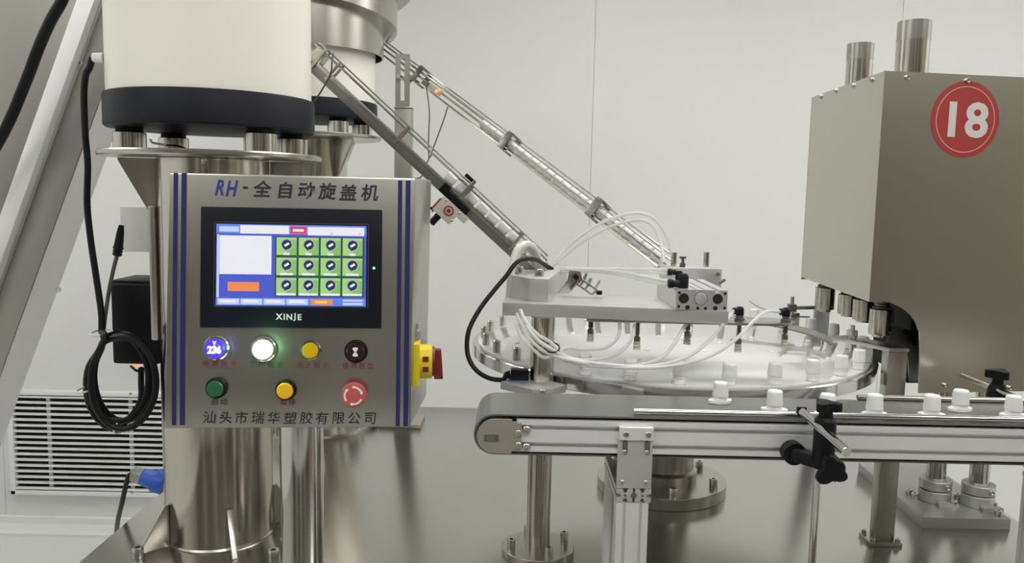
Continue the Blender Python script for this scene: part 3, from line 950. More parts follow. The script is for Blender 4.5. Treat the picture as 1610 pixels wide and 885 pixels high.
for k in range(15):
    phi = -31.5 + 12 * k
    if k < 8:
        lab = 'white capped spout on the turntable rim, %s counted from the platform post' % ords[k]
    elif k < 13:
        lab = 'white capped spout under the capping heads, %s past the slotted guide bar' % ords[k - 8]
    else:
        lab = 'white capped spout on the far turntable rim, %s beyond the heads' % ords[k - 13]
    p = station(phi)
    t = thing('spout_cap', lab, 'cap', p, 'capped spouts on the turntable')
    place('neck', NECKM, p + V((0, 0, .0002)), t)
    place('cap', CAPM, p + V((0, 0, .012)), t)

# ================================================================== belt conveyor
ZB = CAMZ - .277
CY0, CY1 = 1.0, 1.122
cc_ = at(777, 690, CY0)
RO = .0262
ZC = ZB - RO
xl = cc_.x
xr = 1.05
cv = thing('belt_conveyor', 'slim belt conveyor with aluminium side rails crossing in front', 'conveyor', (.5, 1.06, ZT))
def loop_pts(r, x0, x1, n=20):
    out = []
    for k in range(n + 1):
        a = R_(90 + 180 * k / n)
        out.append(V((x0 + r * math.cos(a), 0, ZC + r * math.sin(a))))
    for k in range(n + 1):
        a = R_(-90 + 180 * k / n)
        out.append(V((x1 + r * math.cos(a), 0, ZC + r * math.sin(a))))
    return out
bt = MB()
po, pi_ = loop_pts(RO, xl, xr), loop_pts(RO - .0022, xl, xr)
n = len(po)
ys = (CY0 + .0045, CY1 - .0045)
vo = [[bt.bm.verts.new((p.x, y, p.z)) for p in po] for y in ys]
vi = [[bt.bm.verts.new((p.x, y, p.z)) for p in pi_] for y in ys]
for k in range(n):
    j = (k + 1) % n
    bt.bm.faces.new((vo[0][k], vo[0][j], vo[1][j], vo[1][k]))
    bt.bm.faces.new((vi[0][j], vi[0][k], vi[1][k], vi[1][j]))
    for q in (0, 1):
        bt.bm.faces.new((vo[q][k], vi[q][k], vi[q][j], vo[q][j]))
bt._tag()
bt.build('belt', 'belt_rubber', cv)
for xx in (xl, xr):
    MB().cyl((xx, CY0 + .008, ZC), (xx, CY1 - .008, ZC), RO - .0026, seg=32).build('roller', 'dark_steel', cv)
def zpx(v, u=1000, Y=CY0):
    return at(u, v, Y).z
# aluminium profile: shaped section with two T-slots, extruded along x
zt_, zb_ = ZC + .0203, ZC - .0203
def profile_section(y0, sgn, zt=zt_, zb=zb_):
    """closed section; y0 the outer face, sgn inward direction"""
    h = zt - zb
    s1, s2 = zb + h * .23, zb + h * .77
    w_, d_ = h * .075, .0095
    pts = [(0, zb), (0, s1 - w_), (.0015, s1 - w_), (d_, s1 - w_), (d_, s1 + w_), (0, s1 + w_),
           (0, s2 - w_), (d_, s2 - w_), (d_, s2 + w_), (0, s2 + w_), (0, zt), (.012, zt), (.012, zb)]
    return [(y0 + sgn * a, z) for a, z in pts]
px0, px1 = at(812, 690, CY0).x, 1.03
for y0, sg in ((CY0, 1), (CY1, -1)):
    MB().prism([(px0, y, z) for y, z in profile_section(y0, sg)], (px1 - px0, 0, 0)).build('side_rail', 'rail_aluminium', cv, smooth=False)
MB().box2((px0 + .002, CY0 + .0125, ZC - .016), (px1, CY1 - .0125, ZC + .016)).build('bed', 'dark_steel', cv, smooth=False)
# end plates
for y0, sg in ((CY0 - .0012, 1), (CY1 + .0012, -1)):
    pl = []
    rr = .0218
    for k in range(25):
        a = R_(90 + 180 * k / 24)
        pl.append((xl + rr * math.cos(a), y0, ZC + rr * math.sin(a)))
    xe = at(821, 690, CY0).x
    pl += [(px0 - .006, y0, ZC - rr), (px0 - .006, y0, ZC - rr + .003), (px0 + .001, y0, ZC - rr + .003), (px0 + .001, y0, ZC - .0175), (xe - .001, y0, ZC - .0175),
           (xe - .001, y0, ZC + .0175), (px0 + .001, y0, ZC + .0175), (px0 + .001, y0, ZC + rr - .003), (px0 - .006, y0, ZC + rr - .003), (px0 - .006, y0, ZC + rr)]
    epn = MB().prism(pl, (0, sg * -.004, 0)).build('end_plate', 'end_plate_steel', cv, smooth=False)
    if sg == 1:
        ca = at(772.5, 688.5, y0 - .004)
        MB().box(ca + V((0, -.0006, 0)), (.018, .0012, .0085), None, .0003).build('tensioner', 'dark_steel', epn, smooth=False)
        MB().box(ca + V((0, -.0016, 0)), (.010, .001, .0065), None, .0002).build('tensioner_block', 'chute_steel', epn, smooth=False)
        for u, v in ((815, 680), (815, 699)):
            bolt(at(u, v, y0 - .004), (0, -1, 0), .0038, .003, epn, True, 'screw')
        for u, v in ((828, 675.5), (827.5, 702.5)):
            bolt(at(u, v, CY0), (0, -1, 0), .0052, .004, cv, True, 'screw')
# leg assemblies
def leg_set(ua):
    x0, x1 = at(ua, 700, CY0 - .004).x, at(ua + 54.5, 700, CY0 - .004).x
    ztop = zpx(669.5)
    zsp = zpx(689)
    zpb = zpx(765)
    zxb = zpx(787)
    yf = CY0 - .006
    for side, y0, sg in ((0, CY0 - .0002, -1), (1, CY1 + .0002, 1)):
        lp_ = MB().box2((x0, min(y0, y0 + sg * .006), zpb), (x1, max(y0, y0 + sg * .006), zsp - .0006), bev=.0005).build('leg_plate', 'cast_aluminium', cv)
        tp = MB().box2((x0 + .001, min(y0, y0 + sg * .009), zsp), (x1, max(y0, y0 + sg * .009), ztop), bev=.0006).build('clamp_bar', 'rail_aluminium', cv)
        if side == 0:
            yy = y0 - .006
            for fx in (.2, .84):
                bolt((x0 + (x1 - x0) * fx, y0 - .009, (zsp + ztop) / 2), (0, -1, 0), .0037, .003, tp, True, 'screw')
                sl_ = MB()
                xx = x0 + (x1 - x0) * fx
                za, zb2 = zpx(694), zpx(709)
                pl = [(xx + .0034 * math.cos(R_(t)), yy - .0002, (za if t <= 180 else zb2) + .0034 * math.sin(R_(t))) for t in range(0, 361, 20)]
                sl_.prism(pl, (0, -.0004, 0)).build('slot', 'slot_dark', lp_, smooth=False)
                bolt((xx - .001, yy - .0006, zpx(708)), (0, -1, 0), .0031, .0025, lp_, True, 'screw')
                bolt((x0 + (x1 - x0) * (.15 if fx < .5 else .82), yy, zpx(755.5)), (0, -1, 0), .0033, .0025, lp_, True, 'screw')
    # cross beam, its sawn end facing the aisle: outline with slots
    yb0, yb1 = CY0 - .007, CY1 + .007
    zc_ = (zpb + zxb) / 2
    hh = (zpb - zxb) / 2 - .0004
    ww = (x1 - x0) / 2
    xc = (x0 + x1) / 2
    cb_ = MB()
    pl = []
    s = hh
    outline = [(-2, 1), (-1.3, 1), (-1.15, .45), (-.85, .45), (-.7, 1), (-.12, 1), (-.12, .45), (.12, .45), (.12, 1), (.7, 1), (.85, .45), (1.15, .45), (1.3, 1), (2, 1),
               (2, .28), (1.5, .18), (1.5, -.18), (2, -.28), (2, -1), (1.3, -1), (1.15, -.45), (.85, -.45), (.7, -1), (.12, -1), (.12, -.45), (-.12, -.45), (-.12, -1), (-.7, -1), (-.85, -.45), (-1.15, -.45), (-1.3, -1), (-2, -1),
               (-2, -.28), (-1.5, -.18), (-1.5, .18), (-2, .28)]
    cb_.prism([(xc + a * ww / 2, yb0, zc_ + b2 * hh) for a, b2 in outline], (0, yb1 - yb0, 0))
    cbo = cb_.build('cross_beam', 'aluminium', cv, smooth=False)
    for a in (-1, 0, 1):
        MB().cyl((xc + a * ww / 2, yb0 - .0003, zc_), (xc + a * ww / 2, yb0 - .0001, zc_), .0016 if a else .004, seg=12).build('bore', 'slot_dark', cbo, smooth=False)
    # two uprights standing on the table
    for y0, y1 in ((CY0 - .006, CY0 + .014), (CY1 - .014, CY1 + .006)):
        sec = []
        wq, dq = (x1 - x0 - .003), (y1 - y0)
        xa = x0 + .0005
        nfr = [0, .2, .2, .3, .3, .7, .7, .8, .8, 1]
        front = [(xa + wq * fz, y0 + (.0045 if i in (2, 3, 6, 7) else 0)) for i, fz in enumerate(nfr)]
        rear = [(xa + wq, y1), (xa, y1)]
        sidec = [(xa, y0 + dq * .65), (xa + .0045, y0 + dq * .65), (xa + .0045, y0 + dq * .38), (xa, y0 + dq * .38)]
        pl = [(a, b2, ZT + .006) for a, b2 in front + rear + sidec]
        MB().prism(pl, (0, 0, zxb - ZT - .0065)).build('leg', 'rail_aluminium', cv, smooth=False)
        MB().box2((xa - .008, y0 - .004, ZT), (xa + wq + .008, y1 + .004, ZT + .0055), bev=.001).build('foot_plate', 'cast_aluminium', cv)
leg_set(971.5)
leg_set(1720)
# guide rails
g0 = at(996, 647, 1.012)
g1 = at(1620, 660, 1.012)
zr = (at(1000, 647.5, 1.012).z + at(1600, 659, 1.012).z) / 2
gr = thing('guide_rail', 'long thin polished guide rod along the near edge of belt', 'guide rail', (g0.x, 1.012, zr))
MB().cyl((g0.x, 1.012, zr), (xr, 1.012, zr), .0042, seg=16, bev=.0006).build('rod', 'polished_steel', gr)
MB().cyl((xr - .02, 1.012, zr - .045), (xr - .02, 1.012, zr - .0043), .003, seg=10).build('end_stay', 'polished_steel', gr)
g2 = at(1348, 622.5, 1.118)
zr2 = (g2.z + at(1600, 631.5, 1.118).z) / 2
gr2 = thing('guide_rail', 'shorter guide rod along the far edge of belt behind the caps', 'guide rail', (g2.x, 1.118, zr2))
MB().cyl((g2.x, 1.118, zr2), (xr, 1.118, zr2), .0038, seg=16, bev=.0005).build('rod', 'pipe_steel', gr2)
def star_knob(c, r, h, axis=(0, 0, 1), lobes=3, ph=90, seg=60):
    b = MB()
    ax_ = V(axis).normalized()
    e1 = V((1, 0, 0)) if abs(ax_.x) < .9 else V((0, 0, 1))
    e1 = (e1 - ax_ * e1.dot(ax_)).normalized()
    e2 = ax_.cross(e1)
    pl = []
    for k in range(seg):
        a = 2 * math.pi * k / seg
        m = .5 + .5 * math.cos(lobes * (a - R_(ph)))
        pl.append(V(c) + (e1 * math.cos(a) + e2 * math.sin(a)) * r * (.52 + .48 * m ** 1.2))
    b.prism(pl, ax_ * h, bev=h * .14)
    return b
# near rail clamp
YK = .955
kc = at(1296, 690, YK)
cl = thing('rail_clamp', 'black plastic rail clamp with star knobs bolted to the near conveyor side', 'clamp', (kc.x, YK, kc.z - .04))
bt_, bbm = at(1297, 655, YK).z, at(1290, 735, YK).z
MB().lathe([(0, 0), (.0115, 0), (.0128, .002), (.0128, bt_ - bbm - .004), (.0095, bt_ - bbm), (0, bt_ - bbm)], (kc.x, YK, bbm), seg=28).build('body', 'plastic_black', cl)
kn = star_knob((kc.x + .0003, YK, at(1296, 645, YK).z), .0178, .0105, lobes=3, ph=-20).build('star_knob', 'plastic_black', cl)
MB().lathe([(0, 0), (.0085, 0), (.0075, .013), (0, .013)], (kc.x, YK, bt_ - .0002), seg=20).build('knob_stem', 'plastic_black', kn)
rz = at(1296, 671, YK).z
MB().cyl((kc.x - .009, .868, rz - .003), (kc.x - .009, 1.0065, rz + .004), .0053, seg=18, bev=.0005).build('cross_rod', 'polished_steel', cl)
MB().box((kc.x - .009, 1.0105, rz + .004), (.012, .006, .011), None, .0015).build('rod_eye', 'plastic_black', cl)
lk = MB()
lp0, lp1 = at(1250, 714, .985), at(1305, 726, .955)
lk.cyl((lp0.x, .9995, lp0.z), (lp0.x, .984, lp0.z), .0145, seg=28, bev=.001)
lk.beam((lp0.x, .988, lp0.z), (lp1.x, .958, lp1.z - .004), .022, .016, bev=.003)
lk.cyl((lp1.x, .975, lp1.z), (lp1.x, .935, lp1.z - .003), .012, seg=24, bev=.002)
lk.build('swivel_arm', 'plastic_black', cl)
bolt(at(1251.5, 715.5, .984), (0, -1, 0), .0046, .003, cl, True, 'screw')
kn2 = star_knob(at(1303, 738, .935) + V((0, 0, 0)), .0195, .012, axis=(0, -1, 0), lobes=3, ph=-20)
kn2.build('star_knob', 'plastic_black', cl)
ra, rb = at(1287, 748, .962), at(1277, 880, .962)
MB().cyl((ra.x, .966, ra.z - .2), (ra.x, .966, bbm + .0005), .0045, seg=16).build('hanging_rod', 'polished_steel', cl)
# far rail clamp
YF = 1.20
kf = at(1568, 612, YF)
cf = thing('rail_clamp', 'black rail clamp with star knob behind the belt by numbered housing', 'clamp', (kf.x, YF, kf.z - .04))
fb_ = at(1568, 640, YF).z
ft_ = at(1568, 604, YF).z
MB().lathe([(0, 0), (.0135, 0), (.0135, .026), (.0105, ft_ - fb_), (0, ft_ - fb_)], (kf.x, YF, fb_), seg=24).build('body', 'plastic_black', cf)
k3 = star_knob((kf.x, YF, at(1568, 594, YF).z), .0185, .012, lobes=3, ph=40).build('star_knob', 'plastic_black', cf)
MB().cyl((kf.x, YF, ft_ + .0002), (kf.x, YF, at(1568, 594, YF).z - .0002), .008, seg=16).build('knob_stem', 'plastic_black', k3)
rz = at(1556, 611, YF).z
MB().cyl((kf.x - .004, 1.124, rz), (kf.x - .004, 1.29, rz), .0042, seg=16, bev=.0005).build('cross_rod', 'polished_steel', cf)
MB().cyl((kf.x, YF, ZB - .09), (kf.x, YF, fb_ - .0002), .0045, seg=12).build('hanging_rod', 'polished_steel', cf)
MB().box2((kf.x - .012, CY1 + .0005, ZC - .012), (kf.x + .012, YF + .012, ZC + .004), bev=.002).build('swivel_arm', 'plastic_black', cf)
# caps riding on the belt
belt_caps = [(1132, 633, 'white spout cap on the belt next to the turntable, alone before the near rod end', 15), (1217, 647, 'white spout cap on the belt just before the near rail clamp', -10),
             (1300, 653, 'white spout cap on the belt half hidden behind the clamp star knob', 5), (1374, 653.5, 'white spout cap on the belt beside the far guide rod end', 8),
             (1464, 654.5, 'white spout cap on the belt, first of the close pair', -5), (1509, 645.5, 'white spout cap on the belt, taller looking one of the close pair', 10),
             (1592, 655.5, 'white spout cap on the belt in front of the far rail clamp', 0)]
for u, v, lab, rzd in belt_caps:
    p = atz(u, v, ZB)
    t = thing('spout_cap', lab, 'cap', p, 'spout caps riding on the belt')
    M = Matrix.Rotation(R_(rzd), 3, 'Z')
    place('spout_flange', FLM, p + V((0, 0, .0003)), t, rot=M)
    place('cap', CAPM, p + V((0, 0, .0088)), t, rot=M)

# ================================================================== platform over the turntable
ZP = CAMZ - .163
PY = 1.212
pst = at(853, 560, PY)
pf = thing('pick_platform', 'thick aluminium platform on a steel post reaching over turntable', 'platform', (pst.x, PY, ZT))
A_ = atz(790, 475.5, ZP)
B_ = atz(1146, 489, ZP)
C_ = B_ + V((.012, .135, 0))
D_ = atz(1000, 466.5, ZP)
poly = [A_, B_, V((B_.x + .005, D_.y, ZP)), V((A_.x + .15, D_.y + .004, ZP)), V((A_.x + .125, 1.56, ZP)), V((A_.x + .03, 1.56, ZP)), V((A_.x + .005, A_.y + .09, ZP))]
MB().prism(poly, (0, 0, -.0195), bev=.0008).build('plate', 'aluminium', pf)
MB().cyl((pst.x, PY, ZT + .012), (pst.x, PY, ZP - .0196), .0182, seg=48).build('post', 'pipe_steel', pf)
MB().lathe([(0, 0), (.055, 0), (.056, .001), (.056, .011), (.055, .012), (.0, .012)], (pst.x, PY, ZT), seg=48).build('base_flange', 'brushed_steel', pf)
for a in (20, 110, 200, 290):
    bolt((pst.x + .044 * math.cos(R_(a)), PY + .044 * math.sin(R_(a)), ZT + .012), (0, 0, 1), .0062, .016, pf)
# clamp collar with sensor ledge (below the turntable rim)
zk = CAMZ - .279
ck = MB()
pl = [atz(u, v, zk) for u, v in ((787, 600), (836, 612), (868, 612), (890.5, 605), (875, 601), (852, 596), (800, 594))]
ck.prism(pl, (0, 0, -.011), bev=.0008)
cko = ck.build('clamp_collar', 'cast_aluminium', pf)
bolt(at(853, 616, atz(852, 612, zk).y), (0, -1, 0), .0042, .003, cko)
# spouts' photo sensor on the ledge
sn = thing('photo_sensor', 'small black photo sensor with cable on the post collar', 'sensor', (pst.x - .04, PY, zk))
MB().box((pst.x - .034, PY - .004, zk + .0085), (.027, .018, .016), None, .0015).build('case', 'plastic_black', sn)
MB().box((pst.x - .036, PY - .004, zk + .0003 + .0003), (.03, .02, .0006), None).build('gasket', 'plug_blue', sn, smooth=False)
gp_ = V((pst.x - .0478, PY - .004, zk + .008))
MB().lathe([(0, 0), (.006, 0), (.0062, .002), (.005, .003), (.0062, .0045), (.005, .0055), (.0055, .007), (.004, .009), (0, .009)], gp_, (-1, 0, -.25), 16).build('strain_relief', 'plastic_black', sn)
MB().tube([gp_ + V((-.007, 0, -.0016)), at(790, 597, 1.20), at(768, 594, 1.19), at(747, 580, 1.19), at(735, 555, 1.20), at(737, 520, 1.21), at(755, 485, 1.23), at(778, 455, 1.25), at(795, 435, 1.265),
           at(812, 413, 1.28), at(828, 407, 1.30), at(845, 409, 1.34), at(856, 416, 1.38), at(868, 423, 1.40)], .0036, 10, 8).build('cable', 'cable_black', sn)
# hexagonal block with three bolts
hb_ = thing('clamp_block', 'grey machined aluminium block with three bolts on the platform end', 'block', (pst.x, 1.35, ZP))
q1, q2, q3 = atz(799, 465.5, ZP), atz(831.5, 472.8, ZP), atz(862, 474.5, ZP)
q4 = V((q3.x + .045, 1.50, ZP))
q5 = V((q4.x - .04, 1.54, ZP))
q6 = V((q1.x + .008, 1.44, ZP))
MB().prism([q + V((0, 0, .0002)) for q in (q1, q2, q3, q4, q5, q6)], (0, 0, .0345), bev=.0006).build('body', 'cast_aluminium', hb_)
ztb = ZP + .0348
for u, v in ((817, 427), (847.5, 431.5), (855, 420.5)):
    bolt(atz(u, v + 3, ztb), (0, 0, 1), .0072, .0125, hb_)
# gripper linkage behind the block
gk = thing('escapement', 'small tilted steel escapement of plates and pins behind the block', 'mechanism', at(910, 462, 1.315))
gy = 1.305
def gpt(u, v, dy=0):
    return at(u, v, gy + dy)
MB().prism([gpt(877, 462), gpt(894, 462), gpt(916, 440), gpt(913, 427), gpt(895, 425), gpt(893, 441)], (0, .006, 0), bev=.0006).build('back_plate', 'brushed_steel', gk)
MB().beam(gpt(911, 437, -.008), gpt(898, 457, -.008), .012, .0025, bev=.0004).build('bar', 'polished_steel', gk)
MB().box(gpt(905, 435, -.006), (.008, .010, .008), Matrix.Rotation(R_(-45), 3, 'Y'), .001).build('buffer', 'rubber_black', gk)
for p0, p1 in (((914, 439), (946, 462)), ((906, 446), (930, 463)), ((917, 442), (911, 451)), ((926, 446), (919, 456)), ((938, 456), (931, 463))):
    MB().beam(gpt(*p0, -.006), gpt(*p1, -.006), .008, .003, bev=.0004).build('link', 'brushed_steel', gk)
for p0, p1, r in (((943, 441), (937, 453), .002), ((929, 437), (926, 446), .0024), ((922, 430), (918, 440), .0024)):
    MB().cyl(gpt(*p0, -.006), gpt(*p1, -.006), r, seg=10).build('pin', 'polished_steel', gk)
MB().box(gpt(942, 460, -.006), (.009, .010, .006), None, .001).build('buffer', 'rubber_black', gk)

# ------------------------------------------------------------------ slide cylinder
SY0, SY1 = 1.178, 1.335
e0, e1 = at(1063.5, 455, SY0), at(1144.5, 456.5, SY0)
zc0, zc1 = ZP + .0003, e0.z
sc_ = thing('pneumatic_slide', 'aluminium pneumatic slide cylinder with three bores on the platform', 'cylinder', ((e0.x + e1.x) / 2, 1.25, ZP))
X0, X1 = e0.x, e1.x
Wd = X1 - X0
def sxx(f_):
    return X0 + Wd * f_
notch = [(0, zc0), (1, zc0), (1, zc1), (.84, zc1), (.84, zc1 - .004), (.76, zc1 - .004), (.76, zc1), (.56, zc1), (.56, zc1 - .003), (.53, zc1 - .003), (.53, zc1), (.41, zc1), (.41, zc1 - .003), (.38, zc1 - .003), (.38, zc1), (.02, zc1), (0, zc1 - .002)]
MB().prism([(sxx(a), SY0, z) for a, z in notch], (0, SY1 - SY0, 0)).build('body', 'aluminium', sc_, smooth=False)
zm = zc0 + (zc1 - zc0) * .56
for f_, r, m in ((.15, .0068, 'grille_void'), (.81, .0068, 'grille_void')):
    MB().lathe([(0, .0002), (r, .0002), (r, .0006), (r * 1.06, .0006), (r * 1.1, 0), (0, 0)], (sxx(f_), SY0 - .0002, zm), (0, -1, 0), 28).build('bore', m, sc_)
MB().lathe([(.0092, 0), (.0098, 0), (.0098, .0006), (.0092, .0006)], (sxx(.48), SY0 - .0002, zm), (0, -1, 0), 32).build('retaining_ring', 'slot_dark', sc_)
MB().lathe([(0, 0), (.009, 0), (.009, .0012), (.007, .0018), (0, .0018)], (sxx(.48), SY0 - .0002, zm), (0, -1, 0), 32).build('piston', 'cast_aluminium', sc_)
for f_, g_, r in ((.06, .84, .0021), (.95, .84, .0021), (.06, .15, .0021), (.95, .12, .0021), (.23, .11, .0034), (.43, .08, .0022), (.58, .08, .0022), (.77, .1, .0034)):
    MB().cyl((sxx(f_), SY0 - .0001, zc0 + (zc1 - zc0) * g_), (sxx(f_), SY0 - .0006, zc0 + (zc1 - zc0) * g_), r, seg=14).build('screw_hole', 'grille_void', sc_, smooth=False)
# L bracket behind with two guide rods
l0, l1 = at(1037, 420, 1.345), at(1133, 424, 1.345)
zl = l0.z
MB().box2((l0.x, 1.337, ZP + .0003), (l1.x, 1.345, zl), bev=.0008).build('bracket', 'aluminium', sc_)
MB().box2((l0.x, 1.3455, zl - .006), (l1.x - .012, 1.40, zl), bev=.0008).build('bracket', 'aluminium', sc_)
for u in (1059, 1110):
    p = at(u, 418, 1.37)
    MB().cyl((p.x, 1.37, zl + .0002), (p.x, 1.37, at(u, 396, 1.37).z), .0047, seg=20, bev=.0005).build('guide_rod', 'pipe_steel', sc_)
for u, v in ((1128, 431), (1042, 459)):
    bolt(at(u, v, 1.337), (0, -1, 0), .004, .0025, sc_, True, 'screw')
p = at(1150, 446, 1.23)
MB().cyl(V((X1 + .0002, 1.23, p.z)), V((X1 + .009, 1.23, p.z + .006)), .0022, seg=10).build('grease_nipple', 'dark_steel', sc_)
# fittings
for (u, v, Y, hs, w2) in ((1068, 446, 1.20, 1, .009), (1062, 428, 1.29, .8, .007)):
    p = at(u, v, Y)
    ftg = MB()
    ftg.lathe([(0, 0), (.0066 * hs, 0), (.0072 * hs, .002), (.0066 * hs, .008), (.005 * hs, .009), (.0058 * hs, .017 * hs), (0, .017 * hs)], p - V((.0165 * hs, 0, 0)), (1, 0, 0), 18)
    ftg.lathe([(0, 0), (.0075 * hs, 0), (.0075 * hs, .017 * hs), (.005 * hs, .021 * hs), (0, .021 * hs)], V((p.x + .006, Y, zc1 + .0003)), (0, 0, 1), 18)
    ftg.build('elbow_fitting', 'plastic_black', sc_)
p = at(1073, 420, 1.29)
MB().lathe([(0, 0), (.0045, 0), (.0045, .006), (.0025, .007), (.0025, .013), (.0055, .014), (.0055, .017), (0, .017)], p, (0, 0, 1), 14).build('needle_screw', 'dark_steel', sc_)

# ------------------------------------------------------------------ nozzle plate under the platform
ZN = ZP - .0200
np_ = thing('nozzle_plate', 'thin dark steel plate under the platform carrying five suction nozzles', 'nozzle plate', (.25, 1.23, ZN))
n0, n1 = at(922, 500, 1.21).x, at(1251, 505, 1.215).x
pl = [(n0, 1.195, ZN), (n1 - .05, 1.19, ZN)]
for k in range(13):
    a = R_(-90 + 180 * k / 12)
    pl.append((n1 - .033 + .033 * math.cos(a), 1.222 + .031 * math.sin(a), ZN))
pl += [(n0, 1.257, ZN)]
MB().prism(pl, (0, 0, -.0035), bev=.0005).build('plate', 'brushed_steel', np_)
noz = [(928, 537, 1.225), (1001, 549, 1.215), (1080, 541, 1.225), (1160, 553, 1.215), (1233, 546, 1.215)]
nozp = []
for k, (u, v, Y) in enumerate(noz):
    p = at(u, v, Y)
    zt2 = ZN - .0036
    x_ = p.x
    rd = MB().cyl((x_, Y, p.z + .012), (x_, Y, zt2), .0025, seg=12).build('nozzle', 'dark_steel', np_)
    spr = []
    nt_ = 7
    zA, zB_ = p.z + .022, zt2 - .001
    for i in range(nt_ * 8 + 1):
        t = i / (nt_ * 8)
        spr.append((x_ + .0036 * math.cos(2 * math.pi * nt_ * t), Y + .0036 * math.sin(2 * math.pi * nt_ * t), zA + (zB_ - zA) * t))
    MB().tube(spr, .0006, 5, 0).build('spring', 'wire_grey', rd)
    MB().lathe([(0, 0), (.0048, 0), (.0048, .006), (.003, .008), (0, .008)], (x_, Y, p.z + .0125), seg=16).build('collar', 'dark_steel', rd)
    MB().lathe([(.004, 0), (.0058, 0), (.0048, .003), (.0058, .005), (.0046, .008), (.0052, .010), (.0045, .0123), (0, .0123), (0, .011), (.003, .010), (.003, .004)], (x_, Y, p.z), seg=18).build('suction_cup', 'cup_rubber', rd)
    if k >= 3:
        f2 = MB()
        zf_ = ZN + .0002
        f2.lathe([(0, 0), (.0075, 0), (.0075, .003), (.0055, .004), (.0055, .008), (0, .008)], (x_, Y, zf_), (0, 0, 1), 6)
        f2.build('hex_nut', 'dark_steel', rd)
        f3 = MB()
        f3.lathe([(0, 0), (.006, 0), (.006, .010), (.004, .013), (0, .013)], (x_, Y, zf_ + .008), (0, 0, 1), 16)
        f3.lathe([(0, 0), (.0052, 0), (.0052, .010), (0, .010)], (x_, Y, zf_ + .0155), (-1, -.2, -.1), 14)
        f3.build('elbow_fitting', 'plastic_black', rd)
        nozp.append(V((x_ - .010, Y - .002, zf_ + .0148)))
    else:
        nozp.append(V((x_, Y - .002, zt2)))

# ------------------------------------------------------------------ air tubes
def air_tube(pts, r, m, lab):
    tag(MB().tube(pts, r, 10, 8).build('air_tube', m), lab, 'tube', 'pneumatic tubes')
zf1 = at(1052, 440, 1.20)
air_tube([at(880, 424, 1.40), at(905, 424, 1.38), at(940, 424, 1.34), at(985, 429, 1.26), at(1020, 436, 1.21), at(1049, 442, 1.20)], .0026, 'tube_clear', 'clear air tube running to the front elbow of the slide, upper of two')
air_tube([at(880, 428, 1.40), at(905, 427, 1.38), at(940, 427, 1.34), at(985, 434, 1.26), at(1020, 442, 1.21), at(1049, 447.5, 1.20)], .0026, 'tube_clear', 'clear air tube running to the front elbow of the slide, lower of two')
air_tube([at(880, 421, 1.42), at(920, 422, 1.40), at(980, 423, 1.34), at(1020, 423, 1.30), at(1050, 424.5, 1.29)], .0026, 'tube_clear', 'clear straight air tube to the rear elbow of the slide, upper one')
air_tube([at(880, 424, 1.42), at(920, 425.5, 1.40), at(980, 427, 1.34), at(1020, 428, 1.30), at(1050, 430, 1.29)], .0026, 'tube_clear', 'clear straight air tube to the rear elbow of the slide, lower one')
air_tube([at(868, 418, 1.42), at(885, 396, 1.41), at(915, 370, 1.39), at(955, 346, 1.38), at(1000, 335, 1.37), at(1030, 345, 1.365), at(1048, 372, 1.36), at(1055, 397, 1.355)], .0027, 'tube_clear', 'clear air tube arching highest over the platform')
air_tube([at(866, 421, 1.41), at(888, 402, 1.40), at(918, 379, 1.385), at(958, 357, 1.375), at(1000, 346, 1.365), at(1024, 353, 1.36), at(1038, 380, 1.35), at(1044, 412, 1.335)], .0027, 'tube_clear', 'clear air tube arching just under the highest arch')
air_tube([at(800, 470, 1.30), at(803, 440, 1.29), at(806, 415, 1.30), at(813, 393, 1.31), at(826, 384, 1.325), at(838, 388, 1.34), at(846, 404, 1.36), at(852, 422, 1.39)], .0058, 'tube_milky', 'fat milky hose looping over the platform block')
air_tube([at(806, 462, 1.31), at(809, 436, 1.31), at(812, 412, 1.32), at(819, 397, 1.33), at(829, 392, 1.34), at(836, 398, 1.352), at(841, 410, 1.37), at(846, 425, 1.395)], .0036, 'tube_milky', 'thinner milky hose inside the fat hose loop')
# hanging bundle below the platform
bz = [at(818, 499, 1.19), at(826, 517, 1.175), at(845, 538, 1.168), at(865, 550, 1.168)]
for j, (tail, lab) in enumerate([
        ([at(890, 547, 1.175), at(915, 549, 1.18), at(945, 548, 1.19), at(965, 538, 1.20), at(974, 522, 1.205), at(974, 506, 1.208)], 'clear tube of the hanging bundle looping up under platform middle'),
        ([at(900, 567, 1.16), at(950, 575, 1.155), at(1000, 575, 1.155), at(1040, 562, 1.165), at(1060, 540, 1.18), at(1075, 515, 1.195), at(1081, 508, 1.205)], 'hanging clear tube rising to the middle nozzle'),
        ([at(900, 565, 1.165), at(955, 573, 1.15), at(1020, 576, 1.15), at(1080, 561, 1.155), at(1120, 531, 1.17), at(1142, 503, 1.18), nozp[3]], 'hanging clear tube rising to the second nozzle from plate end'),
        ([at(900, 569, 1.165), at(960, 577, 1.15), at(1040, 577, 1.145), at(1110, 562, 1.15), at(1155, 535, 1.155), at(1185, 505, 1.17), at(1205, 490, 1.19), nozp[4]], 'hanging clear tube rising to the nozzle at plate end'),
        ([at(893, 561, 1.17), at(930, 566, 1.175), at(970, 556, 1.185), at(992, 535, 1.195), at(998, 510, 1.205)], 'short hanging clear tube to the second nozzle')]):
    off = V((.005 * (j % 3 - 1), .007 * (j // 3) - .004, .0055 * (j - 2)))
    air_tube([p + off for p in bz] + tail, .0026, 'tube_clear', lab)
tw = MB().tube([at(868, 540, 1.17) + V((.011 * math.cos(t), .011 * math.sin(t) * .8, .011 * math.sin(t) * .5 - .006)) for t in [2 * math.pi * k / 12 for k in range(13)]], .0012, 6, 3)
tag(tw.build('cable_tie', 'cable_black'), 'dark cable tie around the hanging tube bundle', 'cable tie')

